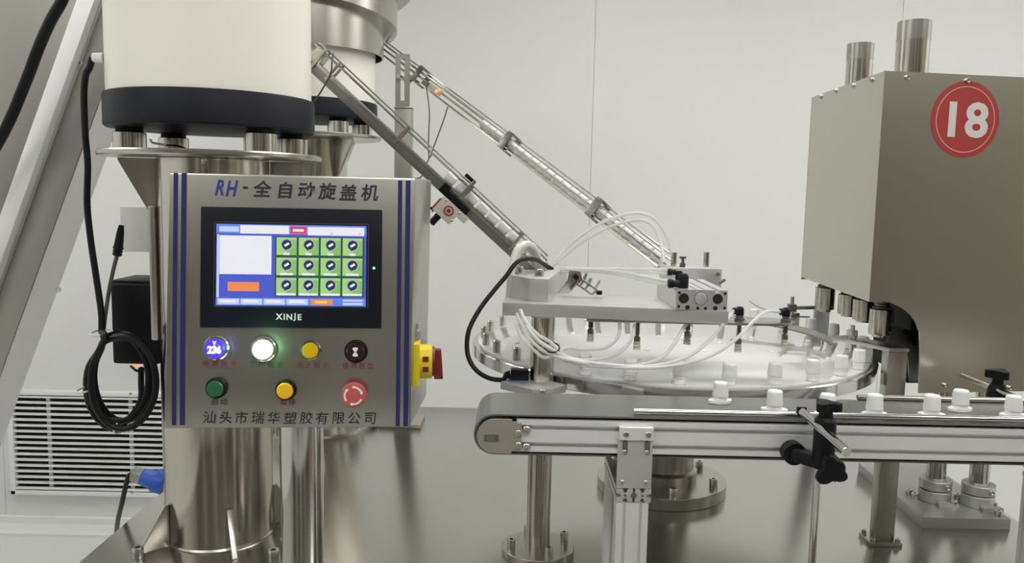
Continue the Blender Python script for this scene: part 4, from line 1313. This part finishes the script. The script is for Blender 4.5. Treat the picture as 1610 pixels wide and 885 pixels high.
# ================================================================== cap chutes
def chute1():
    p0, p1 = at(484, 86, 1.37), at(852, 428, 1.405)
    t = (p1 - p0).normalized()
    s = (V((0, 1, 0)) - t * t.y).normalized()
    n_ = s.cross(t)
    if n_.z < 0:
        n_ = -n_
    L = (p1 - p0).length
    th = thing('cap_chute', 'near sloping steel cap chute from large drum down to platform block', 'chute', p1)
    M = Matrix((t, s, n_)).transposed()
    def q(a, b, c):
        return p0 + t * a + s * b + n_ * c
    def lbox(name, a0, a1, b0, b1, c0, c1, m, par=th, bev=.0005):
        return MB().box(q((a0 + a1) / 2, (b0 + b1) / 2, (c0 + c1) / 2), (a1 - a0, b1 - b0, c1 - c0), M, bev).build(name, m, par)
    lbox('beam', 0, L, -.015, .015, -.017, 0, 'chute_steel')
    lbox('edge_strip', 0, L, -.0165, -.0152, -.003, .0022, 'brushed_steel')
    lbox('edge_strip', 0, L, .0152, .0165, -.003, .0022, 'brushed_steel')
    for b in (-.0165, .0165):
        for c in (.0215,):
            MB().cyl(q(0, b, c), q(L - .01, b, c), .0016, seg=10).build('guard_rod', 'polished_steel', th)
    MB().cyl(q(0, 0, .0275), q(L - .012, 0, .0275), .0014, seg=10).build('guard_rod', 'polished_steel', th)
    a_of = lambda u, v: min(range(0, 600), key=lambda i: (proj(q(L * i / 600, 0, .01)) - V((u, v))).length) / 600 * L
    for u, v in ((506, 92), (527, 113), (634, 210), (737, 300), (816, 372)):
        a = a_of(u, v)
        br = MB()
        for b in (-.0185, .0185):
            br.box(q(a, b, .008), (.005, .002, .036), M, .0003)
        br.box(q(a, 0, .0272), (.007, .039, .0025), M, .0003)
        br.build('bracket', 'brushed_steel', th)
    lbox('gate', a_of(503, 92) - .012, a_of(503, 92) + .008, -.017, .017, .002, .019, 'housing_steel')
    return th, q, t, s, n_, L, M, a_of
def proj(p):
    d = CROT.transposed() @ (V(p) - C0)
    return V((805 + FPX * d.x / -d.z, 442.5 - FPX * d.y / -d.z))
ch1, q1f, t1, s1v, n1v, L1, M1, aof = chute1()
cap_lab = ['uppermost', 'second', 'third', 'fourth', 'fifth', 'sixth', 'seventh', 'eighth', 'lowest']
sa, sb_ = aof(711, 279), aof(846, 398)
for k in range(9):
    a = sa + (sb_ - sa) * k / 8
    r3 = Matrix((t1, s1v, n1v)).transposed() @ Matrix.Rotation(R_(90), 3, 'Y')
    base = q1f(a - .0098, 0, .0112)
    o = place('spout_cap', CAPM, base, None, rot=r3)
    tag(o, 'white cap lying in the near chute below the beige sensor, %s of nine' % cap_lab[k], 'cap', 'caps queued in the near chute')
# chute 2
p0, p1 = at(594, 78, 2.02), at(1040, 420, 1.362)
t2 = (p1 - p0).normalized()
s2v = (V((0, 1, 0)) - t2 * t2.y).normalized()
n2v = s2v.cross(t2)
if n2v.z < 0:
    n2v = -n2v
L2 = (p1 - p0).length
M2 = Matrix((t2, s2v, n2v)).transposed()
def q2f(a, b, c):
    return p0 + t2 * a + s2v * b + n2v * c
def aof2(u, v):
    return min(range(0, 800), key=lambda i: (proj(q2f(L2 * i / 800, 0, .01)) - V((u, v))).length) / 800 * L2
ch2 = thing('cap_chute', 'far sloping cap chute of thin rods ending at the pneumatic slide', 'chute', p1)
MB().box(q2f(L2 / 2, 0, -.003), (L2, .022, .004), M2, .0005).build('beam', 'housing_steel', ch2)
for b in (-.0135, .0135):
    MB().cyl(q2f(0, b, .009), q2f(L2 - .004, b, .009), .0018, seg=10).build('guard_rod', 'polished_steel', ch2)
    MB().cyl(q2f(0, b, .019), q2f(L2 - .004, b, .019), .0018, seg=10).build('guard_rod', 'polished_steel', ch2)
MB().cyl(q2f(0, 0, .0265), q2f(L2 - .004, 0, .0265), .0018, seg=10).build('guard_rod', 'polished_steel', ch2)
for u, v in ((661, 124), (797, 231), (936, 336)):
    a = aof2(u, v)
    br = MB()
    for b in (-.0165, .0165):
        br.box(q2f(a, b, .010), (.017, .0022, .036), M2, .0003)
    br.box(q2f(a, 0, .0297), (.014, .0352, .0025), M2, .0003)
    br.box(q2f(a, 0, -.0072), (.014, .0352, .0025), M2, .0003)
    br.build('bracket', 'dark_steel', ch2)
NTH = 'first second third fourth fifth sixth seventh eighth ninth tenth eleventh twelfth thirteenth fourteenth fifteenth sixteenth seventeenth eighteenth nineteenth twentieth twenty-first twenty-second'.split()
sa, sb_ = aof2(760, 205), aof2(1030, 410)
m = 22
for k in range(m):
    a = sa + (sb_ - sa) * k / (m - 1)
    r3 = M2 @ Matrix.Rotation(R_(90), 3, 'Y')
    o = place('spout_cap', CAPM, q2f(a - .0098, 0, .0105), None, rot=r3)
    tag(o, 'white cap inside the far rod chute, %s counted up from the pneumatic slide' % NTH[m - 1 - k], 'cap', 'caps queued in the far chute')
# led fork sensor on chute 2
a = aof2(693, 152)
ls = thing('fork_sensor', 'tiny sensor with glowing orange light on the far chute', 'sensor', q2f(a, -.018, 0))
MB().box(q2f(a - .006, -.0195, .006), (.045, .007, .013), M2, .001).build('case', 'cup_rubber', ls)
MB().sphere(q2f(a + .006, -.0235, .004), .0035, 12).build('light', 'led_orange', ls)
MB().sphere(q2f(a + .010, -.0235, .010), .0022, 12).build('light', 'led_orange', ls)
MB().box(q2f(a - .034, -.0195, .005), (.012, .008, .010), M2, .001).build('gland', 'dark_steel', ls)
MB().tube([q2f(a - .036, -.02, .0), at(675, 175, 1.78), at(674, 215, 1.75), at(675, 248, 1.74), at(684, 225, 1.74), at(697, 190, 1.75), at(704, 168, 1.76)], .0014, 6).build('wire', 'wire_grey', ls)
MB().tube([at(675, 248, 1.74), at(668, 263, 1.74), at(661, 279, 1.74), at(640, 280, 1.76)], .0014, 6).build('wire', 'wire_grey', ls)
q = MB().tube([q1f(aof(517, 92), 0, .03), at(522, 98, 1.34), at(520, 115, 1.34), at(510, 135, 1.34), at(497, 155, 1.36), at(480, 175, 1.40)], .0014, 6)
tag(q.build('sensor_wire', 'wire_grey'), 'thin dark wire drooping from the near chute top', 'wire')
# support post for chute 2
SPY = 1.92
sx_ = at(635, 225, SPY).x
sp_ = thing('chute_post', 'square steel post with slotted top plate behind the control panel', 'post', (sx_, SPY, ZT))
zA = at(635, 172, SPY).z
hw2 = .0195
MB().box2((sx_ - hw2, SPY - hw2, ZT + .006), (sx_ + hw2, SPY + hw2, zA), bev=.002).build('tube', 'elevator_steel', sp_)
MB().box2((sx_ - .05, SPY - .05, ZT), (sx_ + .05, SPY + .05, ZT + .0058), bev=.001).build('foot_plate', 'brushed_steel', sp_)
MB().box2((sx_ - hw2 - .0015, SPY - hw2 - .0015, zA + .0002), (sx_ + hw2 + .0015, SPY + hw2, zA + .004), bev=.001).build('cap_plate', 'brushed_steel', sp_)
z0, z1 = zA + .0042, at(633, 85, SPY - .015).z
xc = at(633, 120, SPY - .015).x
hwp, sw = .0165, .0045
y0 = SPY - .017
fr = MB()
fr.box2((xc - hwp, y0, z0), (xc - sw, y0 + .004, z1)).box2((xc + sw, y0, z0), (xc + hwp, y0 + .004, z1))
fr.box2((xc - sw, y0, z0), (xc + sw, y0 + .004, z0 + .014)).box2((xc - sw, y0, z1 - .010), (xc + sw, y0 + .004, z1))
fr.build('slotted_plate', 'elevator_steel', sp_, smooth=False)
pb_ = at(631, 121, y0)
MB().cyl(pb_ + V((-.006, -.012, 0)), pb_ + V((.012, .06, -.002)), .005, seg=12).build('clamp_screw', 'screw_steel', sp_)
pk_ = aof2(650, 118)
MB().beam(pb_ + V((.006, .05, -.006)), q2f(pk_, .0, -.012), .014, .004).build('stay', 'dark_steel', sp_)

# ------------------------------------------------------------------ beige vibrator sensor on chute 1
ac = aof(729, 303)
vs_ = thing('chute_sensor', 'beige square sensor with red ringed eye on black clamp under chute', 'sensor', q1f(ac, -.02, -.02))
MB().box(q1f(ac - .004, -.0235, -.010), (.062, .010, .0115), M1, .001).build('clamp_bar', 'plastic_black', vs_)
MB().box(q1f(ac - .028, -.0235, -.003), (.014, .012, .010), M1, .001).build('clamp_ear', 'plastic_black', vs_)
MB().box(q1f(ac - .008, 0, .0335), (.022, .036, .006), M1, .001).build('top_clamp', 'plastic_black', vs_)
MB().box(q1f(ac + .000, -.0205, .012), (.006, .0025, .046), M1, .0005).build('strap', 'brushed_steel', vs_)
body = q1f(ac - .002, -.027, -.031)
MB().box(body, (.038, .016, .030), M1, .002).build('case', 'sensor_beige', vs_)
MB().box(q1f(ac + .026, -.027, -.022), (.016, .013, .012), M1, .001).build('case_step', 'sensor_beige', vs_)
MB().box(q1f(ac - .022, -.027, -.034), (.0035, .014, .022), M1, .0008).build('red_edge', 'sensor_red', vs_)
fo = q1f(ac + .001, -.0352, -.029)
fn = -s1v
MB().lathe([(.0062, 0), (.0086, 0), (.0086, .0012), (.0062, .0012)], fo, fn, 28).build('eye_ring', 'sensor_red', vs_)
MB().lathe([(.0036, 0), (.006, 0), (.006, .0006), (.0036, .0006)], fo, fn, 28).build('eye_bezel', 'sensor_beige', vs_)
MB().lathe([(0, 0), (.0035, 0), (.0035, .0014), (.0015, .002), (0, .002)], fo, fn, 24).build('eye', 'switch_red', vs_)
for da, dc in ((-.014, -.020), (.016, -.038), (.017, -.020)):
    bolt(q1f(ac + da, -.0352, dc), fn, .0022, .001, vs_, False, 'screw')
g_ = q1f(ac - .006, -.027, -.0465)
MB().cyl(g_, g_ - n1v * .019 , .006, seg=16, bev=.001).build('gland', 'rubber_black', vs_)
g2_ = q1f(ac - .021, -.027, -.047)
MB().box(g2_, (.008, .010, .006), M1, .001).build('gland', 'rubber_black', vs_)
MB().tube([g2_ - n1v * .002, at(676, 340, 1.29), at(671, 352, 1.29), at(664, 367, 1.28), at(657, 382, 1.27)], .0018, 8).build('wire', 'tube_milky', vs_)
cn = at(664, 362, 1.283)
q = MB()
q.prism([at(671, 342, 1.285), at(662, 352, 1.285), at(657, 370, 1.285), at(658, 388, 1.285), at(668, 371, 1.285), at(672, 355, 1.285)], (0, .008, 0), bev=.001)
q.build('wire_sleeve', 'tube_clear', vs_)

# ================================================================== capping machine
HA_t, HA_b = at(1390, 111, 1.30), at(1368, 474.5, 1.30)
hx = (HA_t.x + HA_b.x) / 2
zt_h = HA_t.z
zb_h = HA_b.z
hB = at(1269, 290, 1.65)
fdir = V((math.cos(R_(9)), math.sin(R_(9)), 0))
FP = Plane((hx, 1.30, zb_h), fdir, (0, 0, 1))
zlow = FP.hit(1500, 617).z
hw_ = .66
cm = thing('capping_machine', 'large stainless capping machine housing with red number 18 sticker', 'capping machine', (hx + .3, 1.5, zlow))
def fpp(u, v):
    return FP.hit(u, v)
E_ = FP.o + fdir * hw_
arch = [fpp(1366, 474), fpp(1391, 474), fpp(1403, 477), fpp(1414, 482), fpp(1425, 489), fpp(1434, 497.6), fpp(1441, 509), fpp(1446, 523), fpp(1447, 545)]
lowl = FP.pt(FP.ab(1447.5, 580)[0], zlow - zb_h)
pol = [V((hx, 1.30, zt_h)), V((hx, 1.30, zb_h))] + arch[1:] + [lowl, V((E_.x, E_.y, zlow)), V((E_.x, E_.y, zt_h))]
MB().prism(pol, -FP.n * .003, bev=0).build('front_panel', 'housing_steel', cm, smooth=False)
Bx, By = hB.x, 1.65
MB().prism([(hx + .0003, 1.3035, zt_h), (hx + .0003, 1.3035, zb_h), (Bx, By, zb_h + .004), (Bx, By, zt_h)], (.003, 0, 0)).build('side_panel', 'housing_steel', cm, smooth=False)
G_ = V((E_.x, E_.y + .36, 0))
MB().prism([(hx + .001, 1.3045, zt_h - .003), (E_.x, E_.y + .0045, zt_h - .003), (G_.x, G_.y, zt_h - .003), (Bx + .001, By, zt_h - .003)], (0, 0, .003)).build('top_panel', 'housing_steel', cm, smooth=False)
MB().prism([(Bx, By + .0005, zb_h), (G_.x, G_.y + .0005, zb_h), (G_.x, G_.y + .0005, zt_h), (Bx, By + .0005, zt_h)], (0, .003, 0)).build('rear_panel', 'housing_steel', cm, smooth=False)
MB().prism([(E_.x, E_.y + .0045, zlow), (G_.x, G_.y, zlow), (G_.x, G_.y, zt_h - .004), (E_.x, E_.y + .0045, zt_h - .004)], (.003, 0, 0)).build('side_panel', 'housing_steel', cm, smooth=False)
# inner parts seen through the arch
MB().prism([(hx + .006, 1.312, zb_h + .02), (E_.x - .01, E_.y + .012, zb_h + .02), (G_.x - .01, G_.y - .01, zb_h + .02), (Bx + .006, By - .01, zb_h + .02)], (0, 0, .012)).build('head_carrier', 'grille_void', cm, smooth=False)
MB().prism([(.69, 1.39, zlow), (E_.x - .02, E_.y + .03, zlow), (G_.x - .02, G_.y - .02, zlow), (.73, 1.62, zlow)], (0, 0, zb_h + .019 - zlow)).build('dark_interior', 'grille_void', cm, smooth=False)  # near-black block stands in for the shaded inside of the housing
ip = MB()
ip.prism([at(1394, 507, 1.385), at(1450, 528, 1.385), at(1470, 600, 1.385), at(1430, 600, 1.385), at(1428, 560, 1.385), at(1396, 543, 1.385)], (0, .004, 0))
ip.build('inner_guard', 'dark_steel', cm, smooth=False)
for u, v in ((1424, 521), (1435, 526), (1432, 537)):
    p = at(u, v, 1.385)
    MB().cyl(p, p - V((0, .012, 0)), .005, seg=12).build('knob', 'rubber_black', cm)
# screws on the housing
for u, v in ((1287, 152), (1313, 143), (1343.5, 135), (1376, 126)):
    d = ray(u, v)
    xx = hx + (Bx - hx) * .5
    p = C0 + d * (xx / d.x)
    bolt(V((hx + (Bx - hx) * (p.y - 1.30) / .35 - .0, p.y, p.z)), (-1, 0, 0), .0042, .003, cm, True, 'screw')
for u, v in ((1427, 122), (1521, 127), (1486, 606), (1587, 610)):
    bolt(fpp(u, v), FP.n, .0042, .004, cm, True, 'screw')
# stacks on top
for u0, u1, v0, Y in ((1331.5, 1370, 69, 1.60), (1411.5, 1459, 34, 1.375)):
    pa, pb2 = at((u0 + u1) / 2, v0 + 40, Y), at((u0 + u1) / 2, v0, Y)
    r = (u1 - u0) / 2 * Y / FPX
    pr_ = MB().lathe([(0, 0), (r, 0), (r, pb2.z - zt_h - .0005), (r * .86, pb2.z - zt_h - .0005), (r * .86, .02), (0, .02)], (pa.x, Y, zt_h + .0003), seg=40).build('exhaust_pipe', 'pipe_steel', cm)
    MB().lathe([(r * 1.005, 0), (r * 1.12, 0), (r * 1.12, .003), (r * 1.005, .003)], (pa.x, Y, zt_h + .0003), seg=40).build('collar', 'brushed_steel', pr_)
    MB().lathe([(r * 1.001, 0), (r * 1.02, 0), (r * 1.02, .03), (r * 1.001, .03)], (pa.x, Y, pb2.z - .031), seg=40).build('sleeve', 'brushed_steel', pr_)
# number sticker
sc0 = fpp(1517.5, 188)
rs_ = (FP.ab(1571, 190)[0] - FP.ab(1464, 187)[0]) / 2
stk = MB().cyl(sc0 + FP.n * .0002, sc0 + FP.n * .0006, rs_, seg=72).build('number_sticker', 'sticker_red', cm, label='round red sticker reading 18')
MB().lathe([(rs_ * .845, 0), (rs_ * .865, 0), (rs_ * .865, .0003), (rs_ * .845, .0003)], sc0 + FP.n * .0006, FP.n, 72).build('ring', 'sticker_ring', stk)
lettering('number', FP, [('1', (1496.5, 187.5)), ('8', (1535, 189))], rs_ * 1.24, 'sticker_white', stk, h=.0012, bold=.03, sx=1.12)
# capping heads
heads = [(1296, 451, 489, 1.62), (1333, 462, 497, 1.55), (1357, 470, 506, 1.47), (1383.5, 485, 529, 1.40)]
for u, v0, v1, Y in heads:
    a, b = at(u, v0, Y), at(u, v1, Y)
    r = .0195
    hh = a.z - b.z
    h = MB().lathe([(0, 0), (.013, 0), (.013, .004), (r - .001, .004), (r, .005), (r, hh - .001), (r - .001, hh), (0, hh)], (b.x, Y, b.z), seg=36).build('capping_head', 'pipe_steel', cm)
    MB().lathe([(0, 0), (.015, 0), (.016, .003), (.012, .005), (.012, .008), (.0145, .010), (.0145, .013), (.011, .015), (.011, zb_h + .0195 - a.z), (0, zb_h + .0195 - a.z)], (b.x, Y, a.z + .0002), seg=28).build('spindle', 'dark_steel', h)
    for aa in (-110, -60):
        d = V((math.cos(R_(aa)), math.sin(R_(aa)), 0))
        bolt(V((b.x, Y, b.z + .010)) + d * r, d, .0024, .0008, h, True, 'set_screw')
# slotted guide bar and its square post
gy_ = 1.282
gx_ = at(1402, 600, gy_).x
gp2 = thing('guide_bar_post', 'square steel post holding a flat guide bar beside turntable rim', 'post', (gx_, gy_, ZT))
zg = at(1402, 545, gy_).z
MB().box2((gx_ - .0135, gy_ - .012, ZT + .006), (gx_ + .0165, gy_ + .012, zg - .0065), bev=.001).build('tube', 'brushed_steel', gp2)
MB().box2((gx_ - .026, gy_ - .022, ZT), (gx_ + .026, gy_ + .022, ZT + .0058), bev=.001).build('foot_plate', 'brushed_steel', gp2)
for a, b in ((-.02, -.017), (.02, -.017), (-.02, .017)):
    bolt((gx_ + a, gy_ + b, ZT + .0058), (0, 0, 1), .004, .006, gp2)
ga, gb2 = at(1322, 533, 1.36), at(1425, 546, gy_)
MB().prism([(ga.x - .01, 1.375, zg - .006), (ga.x + .002, 1.345, zg - .006), (gx_ - .014, gy_ - .013, zg - .006), (gx_ + .018, gy_ - .013, zg - .006), (gx_ + .018, gy_ + .02, zg - .006), (ga.x + .02, 1.385, zg - .006)], (0, 0, .006), bev=.0006).build('guide_bar', 'brushed_steel', gp2)
pr2 = at(1341, 530, 1.352)
MB().cyl((pr2.x, 1.355, zg - .022), (pr2.x, 1.355, zg + .022), .0036, seg=14).build('threaded_rod', 'pipe_steel', gp2)
for zz in (zg + .0003, zg - .0105):
    MB().cyl((pr2.x, 1.355, zz), (pr2.x, 1.355, zz + .004), .0068, seg=6).build('nut', 'screw_steel', gp2)
# curved guard above the turntable
arc = MB()
arc.lathe([(.292, 0), (.297, 0), (.297, .012), (.292, .012)], (DX, DY, ZD + .012), (0, 0, 1), 30, arc=(R_(20), R_(80)), start=(1, -.55, 0))
rows = arc
ca_ = thing('guide_arc', 'curved steel guide strip on the turntable near the capping heads', 'guide', (DX + .25, DY, ZD))
arc.build('strip', 'brushed_steel', ca_)
e1_ = V((1, -.55, 0)).normalized()
e2_ = V((0, 0, 1)).cross(e1_)
for aa in (30, 70):
    d = e1_ * math.cos(R_(aa)) + e2_ * math.sin(R_(aa))
    MB().cyl(V((DX, DY, ZD + .0033)) + d * .2945, V((DX, DY, ZD + .0119)) + d * .2945, .0024, seg=10).build('stud', 'screw_steel', ca_)
# sensor stay behind the nozzle plate
yb = 1.66
rp = at(1244, 500, yb)
ss = thing('sensor_stay', 'thin steel rod stay with cross arm behind the nozzle plate', 'stay', (rp.x, yb, ZD))
hp = at(1292, 500, yb)
xk = at(1291, 500, yb).x
MB().cyl((rp.x, yb, at(1244, 518, yb).z), (rp.x, yb, at(1244, 466, yb).z), .004, seg=14).build('rod', 'pipe_steel', ss)
MB().box((rp.x, yb, at(1244, 484, yb).z), (.016, .014, .016), None, .001).build('clamp', 'dark_steel', ss)
MB().beam((rp.x + .008, yb, at(1246, 484, yb).z), (xk, yb + .005, at(1290, 483, yb).z), .010, .007, bev=.0008).build('arm', 'brushed_steel', ss)
MB().beam((rp.x - .002, yb - .004, at(1246, 497, yb).z), (rp.x + .036, yb - .004, at(1275, 498, yb).z), .004, .003).build('arm', 'dark_steel', ss)
MB().box2((rp.x - .004, yb + .002, at(1240, 516, yb).z), (rp.x + .018, yb + .010, at(1240, 492, yb).z), bev=.001).build('plate', 'brushed_steel', ss)
MB().tube([(rp.x - .006, yb, at(1240, 490, yb).z), at(1215, 490, yb), at(1192, 482, yb), at(1178, 473, yb)], .0009, 6).build('feeler', 'dark_steel', ss)
yb2 = 1.885
xk2 = at(1291, 500, yb2).x
# upright plate carrying the stay, outside the turntable rim
up0, up1 = at(1281, 488, yb2), at(1305, 488, yb2)
MB().box2((up0.x, yb2, ZT), (up1.x, yb2 + .01, at(1290, 484, yb2).z), bev=.001).build('upright', 'cast_aluminium', ss)
MB().beam((xk, yb + .01, at(1290, 483, yb).z - .001), (up0.x + .012, yb2 - .0003, at(1290, 488, yb2).z), .010, .007, side=(1, 0, 0)).build('arm', 'brushed_steel', ss)
# base plate, split collars and posts that carry the housing
ZBP = ZT + .0185
bpz = [atz(1350, 727, ZBP), atz(1450, 813.5, ZBP), atz(1589.5, 816.5, ZBP)]
bpz = [bpz[0], bpz[1], bpz[2], V((bpz[2].x + .003, bpz[0].y, ZBP))]
hp_ = thing('housing_support', 'aluminium base plate with two clamped posts under the capping housing', 'support', ((bpz[1].x + bpz[2].x) / 2, 1.43, ZT))
MB().prism([V((p.x, p.y, ZT)) for p in bpz], (0, 0, .0185), bev=.0008).build('base_plate', 'cast_aluminium', hp_)
for u, Y in ((1470, 1.425), (1538, 1.405)):
    p = at(u, 770, Y)
    pr_ = MB().cyl((p.x, Y, ZBP + .0003), (p.x, Y, zlow - .0005), .0165, seg=36).build('post', 'polished_steel', hp_)
    for z0_, z1_ in ((ZBP + .0004, ZBP + .021), (ZBP + .023, ZBP + .040)):
        MB().lathe([(.0167, 0), (.0265, 0), (.0272, .001), (.0272, z1_ - z0_ - .001), (.0265, z1_ - z0_), (.0167, z1_ - z0_)], (p.x, Y, z0_), seg=40).build('split_collar', 'cast_aluminium', pr_)
    bolt((p.x + .008, Y - .0262, ZBP + .031), (.3, -1, 0), .0048, .003, pr_, True, 'clamp_screw')
    MB().box((p.x + .006, Y - .034, ZBP + .0042), (.036, .012, .0078), None, .001).build('clamp_tab', 'cast_aluminium', pr_)
for u, v in ((1429, 776), (1438, 782), (1505, 783), (1499, 795), (1562, 797), (1569, 810)):
    bolt(atz(u, v + 2, ZBP), (0, 0, 1), .006, .011, hp_)
sc.render.film_transparent = False
